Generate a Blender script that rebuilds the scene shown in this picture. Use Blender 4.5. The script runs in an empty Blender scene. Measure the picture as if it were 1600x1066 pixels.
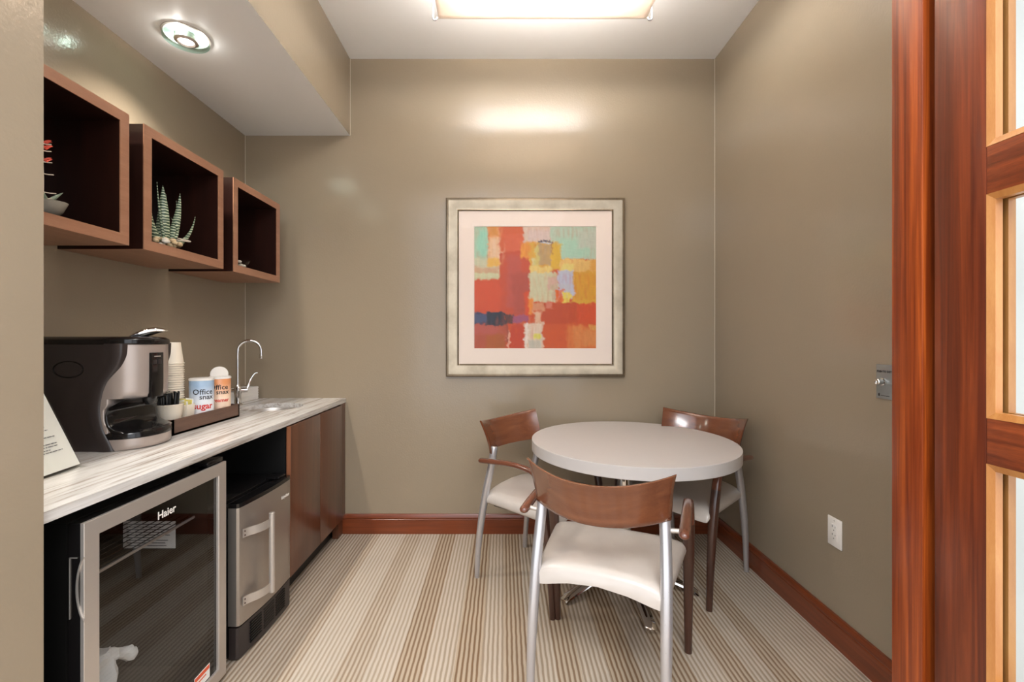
import bpy, bmesh, math, random
from mathutils import Vector, Matrix, noise
PI = math.pi
random.seed(7)
SC = bpy.context.scene
COL = SC.collection

# ------------------------------------------------------------------ camera, world, lights, exposure
cam_d = bpy.data.cameras.new('camera')
cam_d.sensor_width = 36.0
cam_d.lens = 15.75
cam_d.shift_x = 13.0 / 1600
cam_d.shift_y = -4.0 / 1600
cam_d.clip_start = 0.02
cam = bpy.data.objects.new('camera', cam_d)
COL.objects.link(cam)
cam.location = (0, 0, 1.29)
cam.rotation_euler = (PI / 2, 0, 0)
SC.camera = cam

world = bpy.data.worlds.new('world')
SC.world = world
world.use_nodes = True
world.node_tree.nodes['Background'].inputs[0].default_value = (0.88, 0.93, 1.0, 1)
world.node_tree.nodes['Background'].inputs[1].default_value = 1.95

SC.view_settings.view_transform = 'Standard'
SC.view_settings.look = 'None'
SC.view_settings.gamma = 1
SC.view_settings.use_curve_mapping = False
SC.view_settings.exposure = 0.32

def area(name, loc, sx, sy, power, color, rot=(0, 0, 0), spread=PI, shape='RECTANGLE'):
    d = bpy.data.lights.new(name, 'AREA')
    d.shape = shape
    d.size = sx
    if shape in ('RECTANGLE', 'ELLIPSE'):
        d.size_y = sy
    d.energy = power
    d.color = color
    d.spread = spread
    o = bpy.data.objects.new(name, d)
    COL.objects.link(o)
    o.location = loc
    o.rotation_euler = rot
    return o

WARM = (0.97, 0.985, 1.0)
area('fixture_tube_light', (0.202, 2.10, 3.035), 0.80, 0.20, 13, WARM)
area('fixture_tube_light', (0.202, 1.86, 3.035), 0.80, 0.20, 13, WARM)
area('fixture_uplight', (0.202, 1.98, 3.0), 1.0, 0.60, 26, WARM, rot=(PI, 0, 0))
area('corridor_fill_light', (0.1, -0.9, 3.1), 1.6, 1.0, 80, (0.98, 0.99, 1.0))  # unseen fill added behind the camera to brighten the room

# ------------------------------------------------------------------ helpers
def lin(c):
    return tuple(((v / 255) / 12.92 if v / 255 <= 0.04045 else ((v / 255 + 0.055) / 1.055) ** 2.4) for v in c)

def tag(o, label=None, cat=None, group=None, kind=None):
    if label: o['label'] = label
    if cat: o['category'] = cat
    if group: o['group'] = group
    if kind: o['kind'] = kind
    return o

def empty(name, loc=(0, 0, 0), rz=0, label=None, cat=None, group=None):
    o = bpy.data.objects.new(name, None)
    o.empty_display_size = 0.05
    COL.objects.link(o)
    o.location = loc
    o.rotation_euler = (0, 0, rz)
    return tag(o, label, cat, group)

def obj(name, bm, m, parent=None, smooth=True, ang=35, world=None):
    """link a bmesh as one object; world=(x,y,z): vertices are given in world space and shifted to that origin"""
    if world is not None:
        bmesh.ops.translate(bm, verts=bm.verts, vec=-Vector(world))
    bmesh.ops.recalc_face_normals(bm, faces=bm.faces)
    me = bpy.data.meshes.new(name)
    bm.to_mesh(me)
    bm.free()
    if smooth and len(me.polygons):
        me.polygons.foreach_set('use_smooth', [True] * len(me.polygons))
        me.set_sharp_from_angle(angle=math.radians(ang))
    ms = m if isinstance(m, (list, tuple)) else [m]
    for x in ms:
        me.materials.append(x)
    o = bpy.data.objects.new(name, me)
    COL.objects.link(o)
    if parent is not None:
        o.parent = parent
    elif world is not None:
        o.location = world
    return o

def copy_tree(o, parent=None):
    c = o.copy()
    COL.objects.link(c)
    c.parent = parent
    for ch in [x for x in COL.objects if x.parent == o]:
        copy_tree(ch, c)
    return c

def box(bm, lo, hi, bev=0, seg=2):
    x0, y0, z0 = lo
    x1, y1, z1 = hi
    t = bmesh.new()
    v = [t.verts.new(p) for p in ((x0, y0, z0), (x1, y0, z0), (x1, y1, z0), (x0, y1, z0), (x0, y0, z1), (x1, y0, z1), (x1, y1, z1), (x0, y1, z1))]
    for f in ((0, 3, 2, 1), (4, 5, 6, 7), (0, 1, 5, 4), (1, 2, 6, 5), (2, 3, 7, 6), (3, 0, 4, 7)):
        t.faces.new([v[i] for i in f])
    if bev:
        bmesh.ops.bevel(t, geom=t.edges[:], offset=bev, segments=seg, affect='EDGES', profile=0.5)
    merge(bm, t)
    return bm

def merge(bm, t, mat=None):
    me = bpy.data.meshes.new('tmp')
    if mat is not None:
        t.transform(mat)
    t.to_mesh(me)
    t.free()
    bm.from_mesh(me)
    bpy.data.meshes.remove(me)

def B(lo, hi, bev=0, seg=2):
    return box(bmesh.new(), lo, hi, bev, seg)

def loft(bm, rings, cap=True, closed=True):
    vr = [[bm.verts.new(p) for p in r] for r in rings]
    n = len(vr[0])
    for a, b in zip(vr, vr[1:]):
        for i in range(n if closed else n - 1):
            j = (i + 1) % n
            bm.faces.new((a[i], a[j], b[j], b[i]))
    if cap and closed:
        bm.faces.new(vr[0][::-1])
        bm.faces.new(vr[-1])
    return bm

def tube(bm, pts, rad, n=14, cap=True):
    pts = [Vector(p) for p in pts]
    if not isinstance(rad, (list, tuple)):
        rad = [rad] * len(pts)
    rings = []
    up = None
    for i, p in enumerate(pts):
        t = (pts[min(i + 1, len(pts) - 1)] - pts[max(i - 1, 0)]).normalized()
        if up is None:
            up = Vector((1, 0, 0)) if abs(t.x) < 0.8 else Vector((0, 1, 0))
        a = (up - t * up.dot(t)).normalized()
        up = a
        b = t.cross(a)
        rings.append([p + (a * math.cos(2 * PI * k / n) + b * math.sin(2 * PI * k / n)) * rad[i] for k in range(n)])
    return loft(bm, rings, cap)

def spline(pts, m=8):
    """Catmull-Rom through tuples of any length"""
    P = [pts[0]] + list(pts) + [pts[-1]]
    out = []
    for i in range(1, len(P) - 2):
        for k in range(m):
            t = k / m
            out.append(tuple(0.5 * (2 * b + (c - a) * t + (2 * a - 5 * b + 4 * c - d) * t * t + (3 * b - a - 3 * c + d) * t ** 3)
                             for a, b, c, d in zip(P[i - 1], P[i], P[i + 1], P[i + 2])))
    out.append(tuple(pts[-1]))
    return out

def lathe(bm, prof, c=(0, 0, 0), n=32, cap=True):
    rings = [[(c[0] + r * math.cos(2 * PI * k / n), c[1] + r * math.sin(2 * PI * k / n), c[2] + z) for k in range(n)] for r, z in prof]
    return loft(bm, rings, cap)

def prism_y(bm, xz, y0, y1):
    return loft(bm, [[(x, y0, z) for x, z in xz], [(x, y1, z) for x, z in xz]])

def prism_x(bm, yz, x0, x1):
    return loft(bm, [[(x0, y, z) for y, z in yz], [(x1, y, z) for y, z in yz]])

def text_bm(body, size, extrude=0.0004, shear=0.0, align='CENTER', space=1.0, bold=0.0, line=1.0):
    cu = bpy.data.curves.new('t', 'FONT')
    cu.body = body
    cu.size = size
    cu.extrude = extrude
    cu.shear = shear
    cu.align_x = align
    cu.align_y = 'CENTER'
    cu.space_character = space
    cu.space_line = line
    cu.offset = bold
    cu.resolution_u = 2
    o = bpy.data.objects.new('t', cu)
    COL.objects.link(o)
    dg = bpy.context.evaluated_depsgraph_get()
    me = bpy.data.meshes.new_from_object(o.evaluated_get(dg))
    bm = bmesh.new()
    bm.from_mesh(me)
    bpy.data.objects.remove(o)
    bpy.data.curves.remove(cu)
    bpy.data.meshes.remove(me)
    return bm

def xf(bm, M):
    bm.transform(M)
    return bm

def basis(ex, ey, ez, loc=(0, 0, 0)):
    M = Matrix((ex, ey, ez)).transposed().to_4x4()
    M.translation = loc
    return M
# text facing +X (reads along +Y), text facing -X (reads along -Y), text facing -Y (reads along +X)
FX = lambda loc: basis((0, 1, 0), (0, 0, 1), (1, 0, 0), loc)
FNX = lambda loc: basis((0, -1, 0), (0, 0, 1), (-1, 0, 0), loc)
FNY = lambda loc: basis((1, 0, 0), (0, 0, 1), (0, -1, 0), loc)

# ------------------------------------------------------------------ materials
class NT:
    def __init__(s, name):
        s.m = bpy.data.materials.new(name)
        s.m.use_nodes = True
        s.t = s.m.node_tree
        s.p = s.t.nodes['Principled BSDF']
        s.out = s.t.nodes['Material Output']
    def n(s, ty, **kw):
        x = s.t.nodes.new(ty)
        for k, v in kw.items():
            setattr(x, k, v)
        return x
    def l(s, a, b):
        s.t.links.new(a, b)
    def coord(s, scale=(1, 1, 1), rot=(0, 0, 0), kind='Object'):
        tc = s.n('ShaderNodeTexCoord')
        mp = s.n('ShaderNodeMapping')
        s.l(tc.outputs[kind], mp.inputs[0])
        mp.inputs['Scale'].default_value = scale
        mp.inputs['Rotation'].default_value = rot
        return mp.outputs[0]
    def noise(s, co, scale=5, detail=4, rough=0.5, dist=0):
        x = s.n('ShaderNodeTexNoise')
        s.l(co, x.inputs['Vector'])
        x.inputs['Scale'].default_value = scale
        x.inputs['Detail'].default_value = detail
        x.inputs['Roughness'].default_value = rough
        x.inputs['Distortion'].default_value = dist
        return x.outputs['Fac']
    def ramp(s, fac, stops, interp='LINEAR'):
        r = s.n('ShaderNodeValToRGB')
        s.l(fac, r.inputs[0])
        cr = r.color_ramp
        cr.interpolation = interp
        while len(cr.elements) < len(stops):
            cr.elements.new(0.5)
        for e, (p, c) in zip(cr.elements, stops):
            e.position = p
            e.color = (*c, 1) if len(c) == 3 else c
        return r.outputs[0]
    def mix(s, f, a, b, blend='MIX'):
        x = s.n('ShaderNodeMix', data_type='RGBA', blend_type=blend)
        for i, v in ((0, f), (6, a), (7, b)):
            if hasattr(v, 'links'):
                s.l(v, x.inputs[i])
            elif isinstance(v, (int, float)):
                x.inputs[i].default_value = v
            else:
                x.inputs[i].default_value = (*v, 1)
        return x.outputs[2]
    def math(s, op, a, b=None):
        x = s.n('ShaderNodeMath', operation=op)
        for i, v in enumerate((a, b)):
            if v is None: continue
            if hasattr(v, 'links'): s.l(v, x.inputs[i])
            else: x.inputs[i].default_value = v
        return x.outputs[0]
    def bump(s, h, strength=0.2, dist=0.01):
        b = s.n('ShaderNodeBump')
        s.l(h, b.inputs['Height'])
        b.inputs['Strength'].default_value = strength
        b.inputs['Distance'].default_value = dist
        s.l(b.outputs[0], s.p.inputs['Normal'])
    def set(s, **kw):
        for k, v in kw.items():
            i = s.p.inputs[k.replace('_', ' ')]
            if hasattr(v, 'links'): s.l(v, i)
            elif isinstance(v, tuple): i.default_value = (*v, 1) if len(v) == 3 else v
            else: i.default_value = v
        return s

def plain(name, rgb, rough=0.5, metal=0.0, var=0.06, scale=30, bump=0.0, bs=200, **kw):
    t = NT(name)
    c = lin(rgb)
    co = t.coord()
    f = t.noise(co, scale, 3)
    t.set(Base_Color=t.mix(f, tuple(v * (1 - var) for v in c), tuple(min(1, v * (1 + var)) for v in c)), Roughness=rough, Metallic=metal)
    if bump:
        t.bump(t.noise(co, bs, 2), bump, 0.002)
    t.set(**kw)
    return t.m

def wood(name, c1, c2, scale, rough=0.3, coat=0.3, s=6.0, lo=0.3, hi=0.7, dist=0.6):
    """scale: small along the grain"""
    t = NT(name)
    co = t.coord(scale)
    a = t.noise(co, s, 5, 0.6, dist)
    fine = t.noise(t.coord(tuple(v * (6 if v > 0.5 else 1.5) for v in scale)), s * 3, 3, 0.6)
    f = t.math('ADD', t.math('MULTIPLY', a, 0.78), t.math('MULTIPLY', fine, 0.22))
    t.set(Base_Color=t.ramp(f, [(lo, lin(c2)), ((lo + hi) / 2, lin([(p + q) / 2 for p, q in zip(c1, c2)])), (hi, lin(c1))]), Roughness=rough)
    t.p.inputs['Coat Weight'].default_value = coat
    t.p.inputs['Coat Roughness'].default_value = 0.12
    t.bump(fine, 0.04, 0.002)
    return t.m

def brushed(name, rgb, rough=0.28, axis=(1, 1, 60), metal=0.7):
    t = NT(name)
    f = t.noise(t.coord(axis), 12, 3)
    c = lin(rgb)
    t.set(Base_Color=t.mix(f, tuple(v * .92 for v in c), c), Metallic=metal, Roughness=t.math('ADD', t.math('MULTIPLY', f, 0.12), rough - 0.06))
    return t.m

def wall_mat(name, rgb, rough=0.2, bump=0.25):
    t = NT(name)
    co = t.coord()
    c = lin(rgb)
    f = t.noise(co, 1.3, 2)
    t.set(Base_Color=t.mix(f, tuple(v * .97 for v in c), tuple(v * 1.03 for v in c)), Roughness=rough)
    a = t.noise(co, 95, 2, 0.5)
    b = t.noise(co, 9, 2, 0.5)
    t.bump(t.math('ADD', a, t.math('MULTIPLY', b, 1.6)), bump, 0.0016)
    t.p.inputs['Specular IOR Level'].default_value = 0.42
    return t.m

M = {}
M['wall'] = wall_mat('olive_gloss_paint', (151, 136, 115), 0.17, 0.3)
M['ceiling'] = plain('white_ceiling_paint', (242, 243, 243), 0.45, var=0.01)
M['corridor_white'] = plain('white_corridor_paint', (196, 194, 190), 0.5, var=0.01)
M['cherry'] = wood('cherry_baseboard_y', (136, 66, 32), (100, 44, 20), (3, 0.35, 9), 0.3, 0.4)
M['cherry_x'] = wood('cherry_baseboard_x', (136, 66, 32), (100, 44, 20), (0.35, 3, 9), 0.3, 0.4)
M['jamb'] = wood('mahogany_jamb', (166, 78, 26), (100, 36, 11), (16, 16, 0.35), 0.34, 0.12, 5, 0.36, 0.64)
M['stile'] = wood('sapele_stile', (126, 56, 24), (78, 29, 12), (12, 12, 0.35), 0.34, 0.12, 5, 0.36, 0.64)
M['rail'] = wood('sapele_rail', (150, 70, 30), (84, 31, 13), (4, 0.9, 14), 0.34, 0.12, 4, 0.36, 0.64)
M['bead'] = wood('light_oak_bead', (186, 130, 72), (164, 102, 48), (6, 6, 1), 0.4, 0.2)
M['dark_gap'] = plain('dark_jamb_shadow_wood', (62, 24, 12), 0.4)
M['cabinet'] = wood('walnut_cabinet_front', (104, 64, 43), (82, 48, 32), (7, 7, 0.4), 0.3, 0.35, 4)
M['cabinet_edge'] = wood('walnut_cabinet_edge', (150, 96, 66), (120, 72, 48), (7, 7, 0.5), 0.35, 0.2)
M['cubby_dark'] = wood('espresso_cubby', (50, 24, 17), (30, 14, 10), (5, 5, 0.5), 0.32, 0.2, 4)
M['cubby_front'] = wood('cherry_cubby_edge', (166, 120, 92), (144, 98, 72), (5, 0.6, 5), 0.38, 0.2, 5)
M['black'] = plain('black_laminate', (14, 13, 12), 0.45)
M['black_gloss'] = plain('black_gloss_plastic', (22, 20, 20), 0.14, var=0.03)
M['machine_black'] = plain('dark_brown_plastic', (52, 44, 42), 0.38, var=0.04, bump=0.05, bs=600)
M['machine_silver'] = brushed('champagne_silver_plastic', (184, 170, 161), 0.36, (1, 1, 1), 0.45)
M['steel'] = brushed('brushed_steel', (206, 198, 190), 0.40, (1, 1, 50))
M['steel_h'] = brushed('brushed_steel_horizontal', (170, 160, 150), 0.33, (1, 1, 60))
M['chrome'] = plain('chrome', (226, 224, 222), 0.06, 1.0, var=0.01)
M['alu'] = brushed('satin_aluminium_leg', (202, 200, 202), 0.3, (40, 40, 1))
M['white'] = plain('white_plastic', (238, 232, 224), 0.35, var=0.01)
M['paper'] = plain('white_paper', (240, 236, 230), 0.7, var=0.02)
M['cream_paper'] = plain('cream_paper_cup', (240, 228, 208), 0.55, var=0.02)
M['ink'] = plain('grey_ink', (110, 108, 108), 0.7)
M['ink_black'] = plain('black_ink', (32, 28, 28), 0.6)
M['red_ink'] = plain('red_ink', (208, 58, 48), 0.6)
M['table'] = plain('pale_laminate', (198, 191, 186), 0.4, var=0.015)
M['table_edge'] = plain('pale_laminate_edge', (206, 199, 191), 0.45, var=0.015)
M['plywood'] = plain('dark_underlay', (70, 60, 52), 0.7)
M['chair_back'] = wood('cherry_chair_back', (128, 76, 48), (100, 56, 36), (0.8, 4, 6), 0.22, 0.9, 4)
M['chair_dark'] = wood('walnut_chair_leg', (76, 46, 34), (52, 30, 23), (9, 9, 1), 0.28, 0.5)
M['chair_arm_lit'] = wood('walnut_chair_arm_lit', (116, 68, 48), (86, 47, 33), (7, 1, 7), 0.22, 0.7)  # same walnut as the legs, with the light on the arms put into the colour
M['tray'] = wood('walnut_tray', (112, 80, 62), (84, 56, 44), (8, 0.7, 8), 0.4, 0.2)
M['mat'] = plain('cream_mat_board', (226, 210, 197), 0.8, var=0.01)
M['stone_pebble'] = plain('tan_pebble', (222, 190, 148), 0.35, var=0.2, scale=60)
M['shell'] = plain('white_shell', (236, 222, 204), 0.35, var=0.15, scale=80)
M['red_flower'] = plain('coral_blossom', (214, 84, 64), 0.5, var=0.25, scale=200)
M['stub'] = plain('pale_stem', (206, 190, 170), 0.5)
M['yellow'] = plain('yellow_packet', (226, 208, 112), 0.6, var=0.1, scale=90)
M['bag'] = plain('white_plastic_bag', (226, 226, 222), 0.4, bump=0.4, bs=60)
M['orange'] = plain('orange_sticker_ink', (226, 92, 52), 0.6)
M['grey_plate'] = brushed('grey_switch_plate', (158, 162, 160), 0.4, (1, 1, 40), 0.6)

# pewter / champagne picture frame
t = NT('champagne_leaf_frame')
co = t.coord((1, 1, 1))
f = t.noise(co, 7, 4, 0.6)
t.set(Base_Color=t.ramp(f, [(0.3, lin((128, 115, 97))), (0.6, lin((152, 138, 118))), (0.75, lin((138, 126, 109)))]), Metallic=0.9, Roughness=0.3)
t.bump(t.noise(co, 60, 2), 0.05, 0.001)
M['frame'] = t.m

# striped quartzite worktop
t = NT('striped_quartzite')
co = t.coord((44, 2.2, 44))
a = t.noise(co, 1.0, 6, 0.62, 0.7)
b = t.noise(t.coord((90, 4, 90)), 1.0, 4, 0.6, 0.4)
f = t.math('ADD', t.math('MULTIPLY', a, 0.66), t.math('MULTIPLY', b, 0.34))
t.set(Base_Color=t.ramp(f, [(0.28, lin((118, 106, 96))), (0.40, lin((168, 158, 148))), (0.47, lin((198, 193, 187))), (0.56, lin((214, 211, 207))), (0.65, lin((194, 188, 182))), (0.74, lin((156, 145, 132)))]), Roughness=0.22)
M['stone'] = t.m

# carpet: fine ribs along the room, in warm and pale bands
t = NT('ribbed_carpet')
geo = t.n('ShaderNodeTexCoord')
sep = t.n('ShaderNodeSeparateXYZ')
t.l(geo.outputs['Object'], sep.inputs[0])
X, Y = sep.outputs[0], sep.outputs[1]
wob = t.math('MULTIPLY', t.math('SUBTRACT', t.noise(t.coord((4, 3, 1)), 4, 2), 0.5), 0.006)
xw = t.math('ADD', X, wob)
rib = t.math('ADD', t.math('MULTIPLY', t.math('SINE', t.math('MULTIPLY', xw, 2 * PI / 0.0197)), 0.5), 0.5)
u = t.math('ADD', t.math('MULTIPLY', xw, 0.4), 0.5)             # x -1.25..1.25 -> 0..1
pale, tan, brown = (1, 1, 1), (0.45, 0.45, 0.45), (0.0, 0.0, 0.0)
edges = [(-1.25, tan), (-0.98, (0.6,) * 3), (-0.93, tan), (-0.812, pale), (-0.65, (0.5,) * 3), (-0.545, (0.9,) * 3), (-0.42, (0.1,) * 3), (-0.317, (0.75,) * 3),
         (-0.2, brown), (-0.097, (0.6,) * 3), (0.0, (0.1,) * 3), (0.09, (0.62,) * 3), (0.2, (0.15,) * 3), (0.30, (0.6,) * 3), (0.41, brown), (0.52, (0.6,) * 3),
         (0.62, (0.1,) * 3), (0.73, (0.7,) * 3), (0.84, (0.15,) * 3), (0.94, (0.7,) * 3), (1.03, (0.2,) * 3), (1.12, (0.75,) * 3)]
band = t.ramp(u, [(x * 0.4 + 0.5, c) for x, c in edges], 'CONSTANT')
lightc = t.mix(band, lin((194, 175, 151)), lin((213, 200, 184)))
darkc = t.mix(band, lin((136, 108, 82)), lin((182, 165, 144)))
ribs = t.ramp(rib, [(0.12, (0, 0, 0)), (0.7, (1, 1, 1))])
c = t.mix(ribs, darkc, lightc)
fuzz = t.noise(t.coord((1, 1, 1)), 420, 2, 0.7)
blot = t.noise(t.coord((1, 1, 1)), 3.2, 3, 0.6)
c = t.mix(1.0, c, t.ramp(fuzz, [(0.25, (0.80,) * 3), (0.75, (1.0,) * 3)]), 'MULTIPLY')
c = t.mix(1.0, c, t.ramp(blot, [(0.3, (0.93,) * 3), (0.7, (1.0,) * 3)]), 'MULTIPLY')
t.set(Base_Color=c, Roughness=0.95)
t.p.inputs['Specular IOR Level'].default_value = 0.1
t.bump(t.math('ADD', rib, t.math('MULTIPLY', fuzz, 0.7)), 0.5, 0.004)
M['carpet'] = t.m

# vinyl with a satin sheen
t = NT('champagne_vinyl')
co = t.coord()
t.set(Base_Color=t.mix(t.noise(co, 14, 2), lin((186, 176, 166)), lin((198, 188, 179))), Roughness=0.3, Metallic=0.0)
t.p.inputs['Coat Weight'].default_value = 0.35
t.p.inputs['Coat Roughness'].default_value = 0.3
t.bump(t.noise(co, 500, 2), 0.06, 0.001)
M['vinyl'] = t.m

# clear and tinted glass (thin panes)
def thin_glass(name, tint, ior=1.5, rough=0.0, extra=0.0):
    t = NT(name)
    tr = t.n('ShaderNodeBsdfTransparent')
    tr.inputs[0].default_value = (*tint, 1)
    gl = t.n('ShaderNodeBsdfGlossy')
    gl.inputs['Roughness'].default_value = rough
    gl.inputs['Color'].default_value = (1, 1, 1, 1)
    fr = t.n('ShaderNodeFresnel')
    fr.inputs[0].default_value = ior
    mx = t.n('ShaderNodeMixShader')
    ge = t.n('ShaderNodeNewGeometry')
    front = t.math('SUBTRACT', 1.0, ge.outputs['Backfacing'])
    t.l(t.math('MULTIPLY', t.math('ADD', fr.outputs[0], extra), front), mx.inputs[0])
    t.l(tr.outputs[0], mx.inputs[1])
    t.l(gl.outputs[0], mx.inputs[2])
    t.l(mx.outputs[0], t.out.inputs[0])
    return t.m
M['glass_door'] = thin_glass('door_glass', (0.93, 0.95, 0.94), 1.3)
M['glass_dark'] = thin_glass('tinted_cooler_glass', (0.85, 0.85, 0.85), 1.6, 0.01, 0.0)
M['glass_clear'] = thin_glass('clear_dish_glass', (0.97, 0.98, 0.97), 1.4)
M['glass_green'] = thin_glass('green_edge_glass', (0.75, 0.9, 0.86), 1.5)

# fabric of the sling lamp
t = NT('sling_fabric')
dif = t.n('ShaderNodeBsdfDiffuse')
tl = t.n('ShaderNodeBsdfTranslucent')
w = t.noise(t.coord((1, 1, 1)), 3, 3)
cc = t.mix(w, lin((226, 214, 202)), lin((236, 226, 216)))
t.l(cc, dif.inputs[0]); t.l(cc, tl.inputs[0])
mx = t.n('ShaderNodeMixShader')
mx.inputs[0].default_value = 0.40
t.l(dif.outputs[0], mx.inputs[1]); t.l(tl.outputs[0], mx.inputs[2])
t.l(mx.outputs[0], t.out.inputs[0])
M['sling'] = t.m

def emis(name, rgb, strength):
    t = NT(name)
    t.p.inputs['Emission Color'].default_value = (*rgb, 1)
    t.p.inputs['Emission Strength'].default_value = strength
    t.set(Base_Color=t.mix(t.noise(t.coord(), 20, 2), rgb, rgb))
    return t.m
M['lamp_glow'] = emis('halogen_lens', (1.0, 0.95, 0.88), 9)

# striped succulent leaf
t = NT('banded_succulent')
wv = t.n('ShaderNodeTexWave', wave_type='BANDS', bands_direction='Z')
t.l(t.coord(), wv.inputs[0])
wv.inputs['Scale'].default_value = 26
wv.inputs['Distortion'].default_value = 3.0
wv.inputs['Detail Scale'].default_value = 2
t.set(Base_Color=t.ramp(wv.outputs['Fac'], [(0.40, lin((62, 82, 60))), (0.72, lin((98, 114, 84))), (0.88, lin((196, 200, 168)))]), Roughness=0.45)
M['leaf_stripe'] = t.m
M['leaf_grey'] = plain('grey_green_leaf', (128, 142, 120), 0.5, var=0.15)

# small printed canisters
def canister_mat(name, top, mid, low):
    t = NT(name)
    sp = t.n('ShaderNodeSeparateXYZ')
    t.l(t.coord(), sp.inputs[0])
    z = t.math('DIVIDE', sp.outputs[2], 0.2)
    nz = t.math('ADD', z, t.math('MULTIPLY', t.math('SUBTRACT', t.noise(t.coord(), 40, 3), 0.5), 0.12))
    t.set(Base_Color=t.ramp(nz, [(0.1, lin(low)), (0.3, lin(mid)), (0.5, lin(mid)), (0.86, lin(top))]), Roughness=0.35)
    return t.m
M['can_blue'] = canister_mat('blue_white_canister', (160, 184, 208), (228, 230, 232), (222, 208, 204))
M['can_orange'] = canister_mat('orange_canister', (222, 148, 98), (236, 208, 182), (190, 110, 100))

# ------------------------------------------------------------------ room
D = 2.97; XL = -1.714; XR = 1.40; HC = 3.144
XS = -1.018; ZS = 2.635
ZT_C = 0.98
YF = 1.003                                   # inner face of the opening wall
S = lambda o: tag(o, kind='structure')
S(obj('floor', B((-2.2, -2.4, -0.06), (2.2, D + 0.1, 0)), M['carpet']))
S(obj('wall_back', B((XL - 0.1, D, 0), (XR + 0.1, D + 0.1, HC)), M['wall']))
S(obj('wall_left', B((XL - 0.1, 0.70, 0), (XL, D, HC)), M['wall']))
S(obj('wall_right', B((XR, 0.88, 0), (XR + 0.1, D, HC)), M['wall']))
S(obj('ceiling', B((-1.9, 0.70, HC), (1.6, D + 0.1, HC + 0.06)), M['ceiling']))
# lowered soffit over the counter: olive side, white underside
bm = B((XL, 0.70, ZS), (XS, D, HC))
bm.faces.ensure_lookup_table()
for f in bm.faces:
    if f.calc_center_median().z < ZS + 0.001:
        f.material_index = 1
S(obj('ceiling_soffit', bm, [M['wall'], M['ceiling']]))
# pier left of the opening
S(obj('wall_front_left', B((XL, 0.70, 0), (-1.030, YF, ZS)), M['wall']))
bm = B((0.95, 0.88, 0), (XR, YF, HC))
bm.faces.ensure_lookup_table()
for f in bm.faces:
    if f.calc_center_median().y < 0.881:
        f.material_index = 1
S(obj('wall_front_right', bm, [M['wall'], M['corridor_white']]))
S(obj('wall_front_header', B((XS, 0.88, 2.90), (0.95, YF, HC)), M['wall']))

# baseboards: two-step profile
prof = [(0, 0), (0.017, 0), (0.017, 0.094), (0.0145, 0.097), (0.0145, 0.101), (0.017, 0.104), (0.015, 0.122), (0.011, 0.129), (0, 0.129)]
bm = bmesh.new(); prism_x(bm, [(D - a, z) for a, z in prof], -1.062, XR - 0.0005)
S(obj('baseboard_back', bm, M['cherry_x']))
bm = bmesh.new(); prism_y(bm, [(XR - a, z) for a, z in prof], YF + 0.001, D - 0.018)
S(obj('baseboard_right', bm, M['cherry']))

M['caulk'] = plain('pale_caulk_line', (196, 184, 164), 0.3)
for k_, (lo_, hi_) in enumerate((((XL, D - 0.003, ZT_C), (XL + 0.003, D, ZS)), ((XR - 0.003, D - 0.003, 0.13), (XR, D, HC)), ((XS, D - 0.003, ZS), (XS + 0.003, D, HC)))):
    S(obj('trim_%d' % (4 + k_), B(lo_, hi_), M['caulk'], smooth=False))

# door jamb, stop and head
bm = bmesh.new()
box(bm, (0.87, 0.931, 0), (0.905, YF + 0.002, 2.86), 0.002)
S(obj('trim_1', bm, M['jamb']))
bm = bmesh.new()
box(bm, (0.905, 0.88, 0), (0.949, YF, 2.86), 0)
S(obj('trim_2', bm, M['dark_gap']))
S(obj('trim_3', B((-1.02, 0.89, 2.86), (0.949, YF, 2.90)), M['jamb']))

# glazed door standing open at right angles to the opening
door = S(empty('door_1', (0.87, 0.905, 0.006)))
DW = (0.87, 0.905, 0.006)
y_far, y_near = 0.905, 0.005
obj('door_stile', B((0.87, 0.8077, 0.006), (0.915, y_far, 2.62), 0.0015), M['stile'], door, world=DW)
obj('door_stile', B((0.87, y_near, 0.006), (0.915, y_near + 0.097, 2.62), 0.0015), M['stile'], door, world=DW)
rails = [(0.006, 0.176), (0.578, 0.6612), (1.0644, 1.1464), (1.5496, 1.635), (2.038, 2.122), (2.525, 2.62)]
for a, b in rails:
    obj('door_rail', B((0.8702, y_near + 0.0975, a), (0.9148, 0.8072, b), 0.001), M['rail'], door, world=DW)
for (a0, a), (b, b1) in zip(rails, rails[1:]):
    ya, yb = y_near + 0.0975, 0.8072
    for x0, x1, nm in ((0.8695, 0.8865, 'front'), (0.8965, 0.914, 'rear')):
        bm = bmesh.new()
        w_ = 0.0115
        # mitred square ring with a small chamfer towards the pane
        outer = [(ya, a), (yb, a), (yb, b), (ya, b)]
        inner = [(ya + w_, a + w_), (yb - w_, a + w_), (yb - w_, b - w_), (ya + w_, b - w_)]
        fx, bx_ = (x0, x1) if nm == 'front' else (x1, x0)
        R = []
        for xx, pts in ((bx_, outer), (fx, outer), (fx + (0.004 if nm == 'front' else -0.004), inner), (bx_, inner)):
            R.append([bm.verts.new((xx, y, z)) for y, z in pts])
        for q in range(4):
            r0, r1 = R[q], R[(q + 1) % 4]
            for k in range(4):
                bm.faces.new((r0[k], r0[(k + 1) % 4], r1[(k + 1) % 4], r1[k]))
        obj('glazing_bead', bm, M['bead'], door, smooth=False, world=DW)
    obj('pane', B((0.889, ya - 0.002, a - 0.002), (0.894, yb + 0.002, b + 0.002)), M['glass_door'], door, world=DW)
    bm = bmesh.new()
    for (p, q) in (((ya, a), (ya + 0.009, b)), ((yb - 0.009, a), (yb, b)), ((ya, a), (yb, a + 0.009)), ((ya, b - 0.009), (yb, b))):
        box(bm, (0.8866, p[0], p[1]), (0.8889, q[0], q[1]))
    obj('glazing_tape', bm, M['dark_gap'], door, world=DW)

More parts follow.
